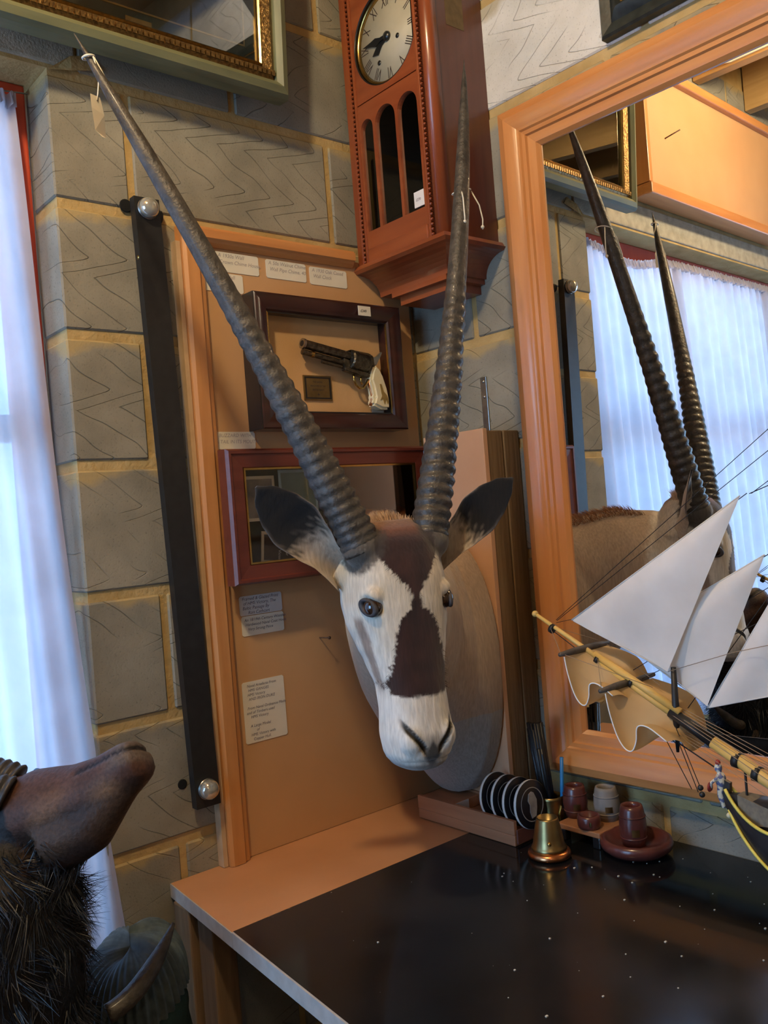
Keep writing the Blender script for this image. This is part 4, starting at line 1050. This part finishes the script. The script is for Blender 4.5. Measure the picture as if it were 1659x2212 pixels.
# strings and ticket on the horns
sr = thing('horn_string', 'white string tied round the straight horn in front of the clock', 'string', (-.2357, -.4016, 1.099))
ringpts = [(.0165*cos(a*pi/8), .0165*sin(a*pi/8), .004*cos(a*pi/8)) for a in range(17)]
tube('loop', ringpts, .0013, STRING, sr, 6)
tube('end', [(-.013, -.012, 0), (-.018, -.020, -.02), (-.024, -.026, -.055), (-.025, -.026, -.068)], .0013, STRING, sr, 6)
tube('end', [(.012, -.012, 0), (.024, -.018, -.025), (.028, -.020, -.05), (.026, -.020, -.068)], .0013, STRING, sr, 6)
for x in (-.025, .026): sphere('knot', .0032, STRING, sr, (x, -.026 if x < 0 else -.020, -.064), 6)
tk = thing('horn_ticket', 'white folded price ticket hanging by string from the slanting horn tip', 'price ticket', (-.8175, -.205, 1.265))
tube('loop', [(.0085*cos(a*pi/8), .0085*sin(a*pi/8), .002*cos(a*pi/8)) for a in range(17)], .0018, STRING, tk, 6)
tube('string', [(.004, -.008, 0), (.010, -.010, -.03), (.006, -.010, -.058), (.004, -.010, -.068)], .0010, STRING, tk, 6)
tube('string', [(.006, -.006, 0), (.016, -.008, -.02), (.024, -.008, -.035)], .0010, STRING, tk, 6)
mesh('ticket', [(-.008, -.014, -.062), (.010, -.008, -.062), (.017, -.003, -.085), (.017, -.003, -.120), (.004, -.018, -.126), (-.008, -.022, -.120), (-.010, -.020, -.085)], [(0, 1, 2, 6), (2, 3, 5, 6), (3, 4, 5)], mat('ticket_paper', (.72, .66, .54), rough=.7), tk)

# ================================================================== SHIP MODEL (bow towards the corner, keel along y)
SX = -.15
ship = thing('ship_model', 'large rigged wooden sailing ship model with white sails beside the mirror', 'ship model', (-.355, -1.15, ZD+.0017))
SPAR = mat('yellow_spar', (.62, .38, .09), (.70, .45, .13), rough=.5, scale=60, stretch=(1, .1, 1))
BSPAR = mat('black_spar', (.012, .011, .011), rough=.5)
GSPAR = mat('dark_yard', (.050, .038, .030), (.09, .07, .055), rough=.6, scale=80)
SAIL = cloth_mat('white_sailcloth', (.80, .77, .73), .25, 0)
SAILT = cloth_mat('buff_sailcloth', (.70, .49, .25), .30, 0)
HULLB = mat('black_hull', (.012, .012, .013), (.022, .021, .022), rough=.4, scale=40)
HULLY = mat('yellow_hull_stripe', (.62, .50, .07), (.70, .58, .11), rough=.45, scale=40)
ROPE = mat('tan_rigging', (.30, .21, .13), rough=.8); ROPED = mat('black_rigging', (.014, .012, .012), rough=.8)
def sp(y, z, dx=0): return Vector((SX+dx, y, z))
# bowsprit and jibbooms
A0, A1 = (-.421, .337), (-.90, .088)
def on_sprit(y, off=0): t = (y-A0[0])/(A1[0]-A0[0]); return sp(y, A0[1]+(A1[1]-A0[1])*t+off)
tube('flying_jibboom', [on_sprit(-.421, .006), on_sprit(-.56, .004)], [.0032, .0046], SPAR, ship, 10)
sphere('boom_cap', .0058, SPAR, ship, on_sprit(-.421, .006), 8)
tube('jibboom', [on_sprit(-.545, .006), on_sprit(-.70, .006)], [.0058, .0066], SPAR, ship, 12)
tube('lower_boom', [on_sprit(-.555, -.004), on_sprit(-.70, -.005)], [.0050, .0062], SPAR, ship, 12)
tube('bowsprit_outer', [on_sprit(-.683, -.004), on_sprit(-.752, -.006)], [.0088, .0095], BSPAR, ship, 14)
tube('bowsprit', [on_sprit(-.752, -.006), on_sprit(-.93, -.010)], [.0098, .0112], SPAR, ship, 14)
for y in (-.79, -.82, -.85): tube('gammoning', [on_sprit(y, -.007)+Vector((0, 0.006, 0.0)), on_sprit(y-.004, -.007)], .0118, BSPAR, ship, 12)
for y in (-.455, -.548, -.612): tube('boom_iron', [on_sprit(y, .0), on_sprit(y-.006, .0)], .0085, BSPAR, ship, 10)
tube('dolphin_striker', [sp(-.694, .268), sp(-.692, .19), sp(-.690, .134)], [.0042, .0062, .0024], BSPAR, ship, 10)
# spritsail yards and sails
PRO0 = [(-.003, -.005), (-.008, -.034), (-.018, -.066), (-.030, -.083), (-.042, -.084), (-.050, -.068), (-.054, -.046), (-.072, -.044), (-.100, -.060)]
def cr(P, t):
    k = min(int(t*(len(P)-1)), len(P)-2); u = t*(len(P)-1)-k; g = [P[max(k-1, 0)], P[k], P[k+1], P[min(k+2, len(P)-1)]]
    return tuple(.5*(2*b+(c-a)*u+(2*a-5*b+4*c-d)*u*u+(3*b-a-3*c+d)*u**3) for a, b, c, d in zip(*g))
PROS = [(-.003, -.004), (-.022, -.007), (-.048, -.013), (-.070, -.022), (-.082, -.038), (-.088, -.054), (-.090, -.070), (-.090, -.082), (-.088, -.090)]
PRO = [(j/40, *cr(PRO0, j/40)) for j in range(41)]
def spritsail(yc, zc, half, sails, nm):
    L_ = [sp(yc, zc, -half), sp(yc, zc, -half*.4), sp(yc, zc, half*.4), sp(yc, zc, half)]
    tube('spritsail_yard', L_, [.0036, .0062, .0062, .0036], GSPAR, ship, 10)
    nu, nv = 22, 41; v = []
    for i in range(nu):
        q = -1+2*i/(nu-1)
        for j in range(nv):
            t = j/(nv-1); dy, dz = interp(sails, t); sc_ = 1.0 if nm == 1 else 1.14; ey, ez = cr(PROS, t); wq = sstep(-.85, .35, q)
            dy, dz = dy+(ey*sc_-dy)*wq, dz+(ez*sc_-dz)*wq; b = 1-.06*q*q
            cut = 1 - .0*t
            v.append(sp(yc+dy*b, zc+dz*b - .004*q*q*t, q*half*.88*cut))
    o = mesh('spritsail', v, grid_faces(nu, nv), SAILT, ship, True)
    edge = [v[j] for j in range(nv)]
    tube('bolt_rope', edge, .0011, WHITEP, ship, 6)
spritsail(-.525, .287, .068, PRO, 1)
PRO2 = [(a, b*1.15, c*1.12) for a, b, c in PRO]
spritsail(-.607, .236, .076, PRO2, 2)
# jibs
def jib(tack, peak, clew, dx, belly, m=SAIL):
    n = 18; v = []; T, P, Cw = (Vector((SX+dx, *q)) for q in (tack, peak, clew))
    for i in range(n+1):
        for j in range(n+1):
            s, t = i/n, j/n
            a = T.lerp(P, s); b = Cw.lerp(P, s); p = a.lerp(b, t)
            k = belly*sin(pi*t)*sin(pi*min(s*1.0, 1))*1.0 + .003*sin(7*t)*(1-s)
            v.append(p + Vector((-k, 0, 0)))
    o = mesh('jib_sail', v, grid_faces(n+1, n+1), SAIL, ship, True)
    ed = [T, P, Cw, T]
    tubes('bolt_rope', [([ed[0], ed[1]], .0012), ([ed[0].lerp(ed[2], .02), ed[0].lerp(ed[2], .5)+Vector((0, 0, -.0)), ed[2]], .0010)], SAIL, ship)
    return o
jib((-.507, .336), (-.829, .530), (-.688, .262), -.006, .010)
jib((-.590, .303), (-.850, .442), (-.741, .210), .012, .012)
jib((-.745, .209), (-.935, .490), (-.888, .250), .004, .012)
# masts, yards (mostly outside the photograph)
MY = -1.03
tube('foremast', [sp(MY, .0), sp(MY, .40), sp(MY-.01, .80)], [.012, .010, .004], SPAR, ship, 12)
for z, h in ((.25, .115), (.42, .10), (.58, .075)):
    tube('yard', [sp(MY+.012, z, -h), sp(MY+.014, z, 0), sp(MY+.012, z, h)], [.003, .006, .003], BSPAR, ship, 8)
for (z0, z1, h0, h1) in ((.10, .245, .10, .105), (.265, .415, .105, .092)):
    v = []
    for i in range(9):
        q = -1+i/4
        for j in range(9):
            t = j/8; v.append(sp(MY+.018+.035*sin(pi*t)*(1-.3*q*q), z1+(z0-z1)*t, q*(h1+(h0-h1)*t)))
    mesh('square_sail', v, grid_faces(9, 9), SAILT, ship, True)
# hull sections: (y, half beam, keel z, deck z)
def hull_ring(y, b, zk, zd, n=14):
    L_ = []
    for i in range(n+1):
        t = i/n; a = t*pi
        x = b*math.copysign(abs(cos(a))**.6, cos(a)); z = zd - (zd-zk)*abs(sin(a))**.55
        L_.append(Vector((SX+x, y, z)))
    return L_
HS = [(-.772, .004, .072, .085), (-.785, .007, .050, .086), (-.80, .011, .030, .086), (-.825, .018, .008, .084), (-.86, .034, -.02, .082), (-.90, .050, -.035, .080), (-.96, .062, -.045, .076), (-1.05, .068, -.05, .070), (-1.2, .068, -.05, .072), (-1.32, .056, -.048, .090), (-1.40, .040, -.03, .110)]
v, f = loft([hull_ring(*h) for h in HS]); mesh('hull', v, f, HULLB, ship, True)
def stripe(o0, o1, name='hull_stripe', ys=(-.862, -.88, -.90, -.96, -1.05, -1.2, -1.32)):
    for sg in (-1, 1):
        v = []
        tab = [(-h[0], *h[1:]) for h in HS]
        for y in ys:
            b, zk, zd = interp(tab, -y)
            for o_ in (o0, (o0+o1)/2, o1):
                z = zd+(o_*(.4 + .6*min(1, (-.772-y)/.12)) if y > -.9 else o_); fr2 = max(0, min(1, (zd-z)/(zd-zk)))
                x = b*max(0, 1-fr2**3.64)**.3 + .0022
                v.append(Vector((SX+sg*x, y, z)))
        mesh(name, v, grid_faces(len(ys), 3), HULLY, ship, True)
stripe(-.004, -.014); stripe(-.030, -.042); stripe(-.056, -.066)
tube('head_rail', bez([sp(-.770, .092, -.008), sp(-.785, .070, -.014), sp(-.815, .048, -.028), sp(-.862, .055, -.050)], 12), .0026, HULLY, ship, 8)
tube('head_rail', bez([sp(-.774, .062, -.008), sp(-.79, .038, -.018), sp(-.82, .008, -.031), sp(-.862, -.002, -.050)], 12), .0024, HULLY, ship, 8)
tube('head_rail', bez([sp(-.770, .092, .008), sp(-.785, .070, .014), sp(-.815, .048, .028), sp(-.862, .055, .050)], 12), .0026, HULLY, ship, 8)
v, f = loft([[sp(y, z, dx) for dx, z in ((-b, .045-.25*(y+.8)), (b, .045-.25*(y+.8)), (b, t), (-b, t))] for y, b, t in ((-.79, .01, .088), (-.83, .022, .083), (-.88, .04, .082))])
mesh('beakhead_deck', v, f, mat('grey_grating', (.14, .12, .09), (.2, .17, .12), rough=.8, scale=120), ship)
extrude2('bulkhead_panel', [(0, 0), (.03, 0), (.03, .02), (0, .03)], 0, .002, SPAR, ship).location = (SX-.04, -.865, .085)
for sg in (-1, 1):
    v = []
    for y, z0_, z1_, dx in ((-.768, .084, .062, .007), (-.78, .076, .050, .012), (-.79, .068, .040, .016), (-.805, .060, .024, .023), (-.82, .054, .010, .030), (-.84, .053, .0, .040), (-.862, .053, -.004, .048)):
        v += [sp(y, z0_, sg*dx), sp(y, (z0_+z1_)/2, sg*(dx+.002)), sp(y, z1_, sg*(dx-.003))]
    mesh('head_cheek', v, grid_faces(7, 3), HULLB, ship, True)
# stem knee and figurehead
v, f = loft([[sp(y, z, dx) for dx in (-.0035, .0035)] + [sp(y-.012, z-.004, dx) for dx in (.0035, -.0035)] for y, z in ((-.764, .105), (-.762, .085), (-.766, .068), (-.778, .050), (-.796, .034), (-.815, .012), (-.835, -.012))])
mesh('stem_knee', v, f, HULLB, ship)
fgh = remesh('figurehead', [ball(sp(-.757, .120), (.0055, .006, .0072)), ball(sp(-.760, .102), (.0085, .008, .013)), tubev([sp(-.760, .095), sp(-.758, .078), sp(-.762, .060)], [.0065, .0055, .003], 10),
      tubev([sp(-.760, .108, -.006), sp(-.752, .100, -.014), sp(-.748, .090, -.010)], [.0032, .0026, .002], 8), tubev([sp(-.760, .108, .006), sp(-.752, .100, .014), sp(-.748, .090, .010)], [.0032, .0026, .002], 8)], .0012, mat('painted_figure', (.62, .58, .46), (.10, .13, .26), rough=.4, scale=140, lo=.47, hi=.53), ship, 2)
lathe('figurehead_shield', [(.0075, 0), (.006, .002), (.001, .003)], mat('red_shield', (.22, .02, .02), rough=.4), ship, 16, sp(-.747, .092, -.011), (pi/2, 0, 0))
sphere('figurehead_crown', .0042, mat('red_crown', (.34, .03, .02), rough=.5), ship, sp(-.757, .1285), 8)
sphere('scroll', .0045, mat('pale_scroll', (.60, .54, .36), rough=.4), ship, sp(-.772, .052, -.0045), 8)
# rigging
TOP = sp(MY, .74); M2 = sp(MY, .60); M1 = sp(MY, .44)
BH = Vector((.022, 0, 0))
rg = [([on_sprit(-.450, .008), TOP], .0006), ([on_sprit(-.452, .008), sp(MY, .70)], .0006), ([sp(-.507, .336, -.007), sp(-.829, .533, -.007)], .0007), ([sp(-.829, .532), M2], .0007), ([sp(-.832, .532), sp(MY, .655)], .0006),
      ([sp(-.590, .303, .012), sp(-.850, .444, .012)], .0007), ([sp(-.850, .444, .012), sp(MY, .53)], .0007), ([on_sprit(-.70, .008), sp(-.935, .492, .004)], .0007), ([sp(-.935, .49), sp(MY, .60)], .0006),
      ([on_sprit(-.62, .006), M1], .0006), ([on_sprit(-.60, .006), sp(MY, .50)], .0006), ([sp(-.45, .325), sp(-.507, .337)], .0005)]
rg = [([q + BH for q in P_], r_) for P_, r_ in rg]
tubes('stay', rg, ROPED, ship, 4)['kind'] = 'stuff'
r2_ = []
for dx in (-.02, -.012, -.004, .004, .012, .02):
    r2_.append(([sp(-.690, .200+dx*.3, dx*.4), sp(-.90, .108, dx*2.2)], .0006)); r2_.append(([sp(-.690, .17+dx*.2, dx*.4), sp(-.92, .085, dx*3)], .0005))
for sg in (-1, 1):
    r2_.append(([sp(-.525, .287, sg*.064), on_sprit(-.452, .002)], .0005)); r2_.append(([sp(-.607, .236, sg*.072), on_sprit(-.55, .006)], .0005))
    r2_.append(([sp(-.525, .287, sg*.06), sp(-.66, .235, sg*.01)], .0005))
r2_.append(([sp(-.688, .262, -.006), sp(-.80, .30, -.01), sp(-.95, .34, -.03)], .0005))
tubes('running_rigging', r2_, ROPE, ship, 4)['kind'] = 'stuff'
r3 = [([sp(-.690, .150), sp(-.760, .116)], .0012), ([sp(-.690, .180, -.004), sp(-.738, .088, -.02)], .0007), ([sp(-.690, .165, -.004), sp(-.735, .085, -.024)], .0007), ([sp(-.660, .185, -.01), sp(-.728, .090, -.03)], .0007),
      ([on_sprit(-.456, -.003), sp(-.600, .230), sp(-.690, .16)], .0008), ([on_sprit(-.55, -.006), sp(-.640, .19), sp(-.690, .145)], .0008), ([on_sprit(-.80, -.01), sp(-.80, .06)], .002)]
tubes('bobstay', r3, ROPED, ship, 5)['kind'] = 'stuff'
for y, z in ((-.738, .092), (-.740, .082)): sphere('deadeye', .0045, BSPAR, ship, sp(y, z, -.022), 8)
# cradle
for y in (-.92, -1.28):
    box('cradle', SX-.045, SX+.045, y-.012, y+.012, -.185, -.02, DARKWOODR, ship, .002)
box('base_board', SX-.07, SX+.07, -1.34, -.86, -.1990, -.185, DARKWOODR, ship, .003)
# modelled at 1:1 about its own axis, the finished model is a little smaller
KS = .8347; ship.scale = (KS, KS, KS)
for c in ship.children: c.matrix_parent_inverse = Matrix.Translation((Vector((-.2298, -.2446, .0901)) - Vector(ship.location))/KS)

# ================================================================== DARK HORNED HEAD MOUNT IN FRONT OF THE WINDOW
gm = thing('dark_head_mount', 'dark shaggy horned animal head mount with raised muzzle by the curtain', 'taxidermy', (-1.02, -.16, ZF))
def V(*a): return Vector(a)
hp = [tubev([V(-1.03, -.215, .165), V(-.985, -.262, .188), V(-.948, -.305, .200), V(-.925, -.338, .222), V(-.905, -.362, .243), V(-.896, -.373, .252), V(-.892, -.378, .256)], [.050, .054, .047, .038, .033, .028, .014], 20),
      tubev([V(-.985, -.285, .150), V(-.950, -.330, .172), V(-.928, -.352, .205), V(-.908, -.368, .232)], [.046, .036, .026, .020], 16),
      tubev([V(-1.10, -.26, -.60), V(-1.09, -.255, -.25), V(-1.07, -.25, -.10), V(-1.055, -.24, .03), V(-1.04, -.23, .10), V(-1.03, -.225, .15)], [.150, .132, .112, .112, .098, .06], 24),
      tubev([V(-1.10, -.26, -.94), V(-1.10, -.26, -.55)], [.16, .15], 24),
      ball(V(-1.01, -.22, .185), (.05, .05, .045))]
GF = vcol_mat('dark_brown_hide', .55, .35, 200, (1, 1, 1), .0, .35)
gh = remesh('hide', hp, .006, GF, gm, 3)
GA = V(-.905, -.362, .243); GX = V(.55, -.70, .42).normalized(); GN = V(.20, .45, .85); GN = (GN - GX*GN.dot(GX)).normalized()
def gpar(p):
    d = p-GA; a = d.dot(GX); return a, d.dot(GN)
def gcol(p):
    n_ = .5+.5*n3(p, 30); a, h = gpar(p)
    if p.z > .125 and a > -.16:
        c = lerp((.050, .024, .018), (.105, .050, .034), n_)
        c = lerp(c, (.26, .145, .075), .85*sstep(.46, .74, .5+.5*n3(p, 15))*sstep(.01, -.02, h))
        c = lerp(c, (.020, .012, .010), .8*sstep(-.020, -.034, h+.006*n3(p, 20)))
        c = lerp(c, (.13, .105, .09), .75*sstep(-.030, .005, a)*sstep(-.012, .0, h))
        if a > -.065: c = lerp(c, (.006, .005, .006), sstep(.0045, .002, abs(h-.013-.05*max(0, a+.0)+.0015*n3(p, 60))))
    else: c = lerp((.006, .006, .008), (.016, .013, .014), n_)
    return c
for v in gh.data.vertices:
    a, h = gpar(v.co)
    if a > -.065 and v.co.z > .13: v.co -= v.normal*(.003*sstep(.006, .001, abs(h-.013-.05*max(0, a))))
paint(gh, gcol)
# throat, ruff and mane hair
rt_ = []; vv = gh.data.vertices
for _ in range(60000):
    v = vv[random.randrange(len(vv))]; p = v.co; a, h = gpar(p)
    if p.z < -.30 or p.z > .165 or p.y > -.15 or (p.z > .125 and a > -.12): continue
    k = Vector((n3(p, 22), n3(p + V(3, 1, 2), 22), n3(p + V(7, 5, 1), 22)))
    d = (v.normal*.55 + V(0, 0, -.75) + k*1.3 + V(random.uniform(-.25, .25), random.uniform(-.25, .25), random.uniform(-.2, .2))).normalized()
    rt_.append((p.copy(), d, random.uniform(.012, .036), V(0, 0, -.3) + k*.8))
    if len(rt_) > 15000: break
random.shuffle(rt_)
HAIRB = mat('black_shaggy_hair', (.006, .009, .014), (.016, .019, .027), rough=.45, scale=30, spec=.5)
HAIRG = mat('grizzled_hair', (.09, .09, .10), (.20, .19, .20), rough=.45, scale=30)
strands('shaggy_hair', rt_[:int(len(rt_)*.96)], HAIRB, gm, .0007); strands('grey_hair', rt_[int(len(rt_)*.96):], HAIRG, gm, .0004)
# ridged horn curving back out of sight
def gh_horn(pts, r0):
    path = bez(pts, 90); P, fr_ = frames(path); rings = []
    for i, p in enumerate(P):
        s = i/90; R = r0*(1-.75*s)*(1+.07*sin(s*2*pi*20)); t, a, b = fr_[i]
        rings.append([p+(a*cos(2*pi*k/18)+b*sin(2*pi*k/18))*R for k in range(18)])
    v, f = loft(rings); return mesh('horn', v, f, mat('goat_horn', (.018, .017, .018), (.045, .042, .042), rough=.5, scale=60), gm, True)
gh_horn([(-1.005, -.205, .215), (-1.04, -.17, .250), (-1.10, -.11, .235), (-1.16, -.06, .15)], .027)
gh_horn([(-1.03, -.255, .215), (-1.075, -.225, .245), (-1.14, -.18, .225), (-1.20, -.14, .14)], .025)
lathe('neck_tape', [(.001, 0), (.012, 0), (.012, .006), (.001, .006)], mat('blue_tape', (.03, .16, .42), rough=.4), gm, 16, (-.985, -.245, .226), (.5, .6, 0))
EARM = mat('tan_ear_hair', (.42, .29, .17), (.26, .16, .09), rough=.8, scale=60)
tube('ear', [(-1.032, -.325, -.075), (-1.040, -.330, -.105), (-1.045, -.320, -.16)], [.002, .012, .026], EARM, gm, 12)
tube('ear', [(-.985, -.300, -.105), (-.975, -.300, -.13), (-.975, -.29, -.17)], [.002, .008, .016], EARM, gm, 12)
reroot(gm)

# ---- green cloth bag with ribbed band, dark horn lying across it
bag = thing('green_jacket', 'dark green jacket with grey ribbed hem heaped beside the desk leg', 'jacket', (-.86, -.15, ZF))
CLO = mat('green_cloth', (.018, .050, .046), (.032, .075, .066), rough=.9, scale=20, bump=.3, bscale=120)
jb = remesh('body', [tubev([V(-.835, -.16, -.94), V(-.835, -.165, -.55), V(-.845, -.17, -.25), V(-.848, -.175, -.13)], [.095, .098, .088, .070], 24), ball(V(-.85, -.172, -.17), (.086, .084, .05))], .008, CLO, bag, 3)
RIB = mat('grey_ribbed_knit', (.085, .12, .135), (.05, .075, .085), rough=.9, scale=60)
nr = 160; v = []
for i in range(nr):
    a = 2*pi*i/nr
    for j in range(14):
        t = j/13; rr = (.083 + .0035*(1 if (i//2) % 2 else -1) + .004*sin(a*3+t*2))*max(cos(t*pi/2), .0)**.6 + .0004
        v.append(V(-.846 + rr*cos(a), -.172 + rr*sin(a), -.150+.082*sin(t*pi/2) + .016*cos(a-.3) + .004*sin(a*5)))
mesh('ribbed_hem', v, grid_faces(nr, 14, True), RIB, bag, True)
reroot(bag)
hb = thing('curved_horn', 'single dark curved horn resting over the green jacket', 'horn', (-.86, -.27, -.06))
pth = [V(-.816, -.262, -.026), V(-.838, -.272, -.050), V(-.868, -.282, -.078), V(-.895, -.285, -.096), V(-.93, -.28, -.104)]
tube('horn', bez(pth, 24), [.0025+.011*sin(min(1, i/15)*pi/2) for i in range(25)], HORN, hb, 14)
reroot(hb)
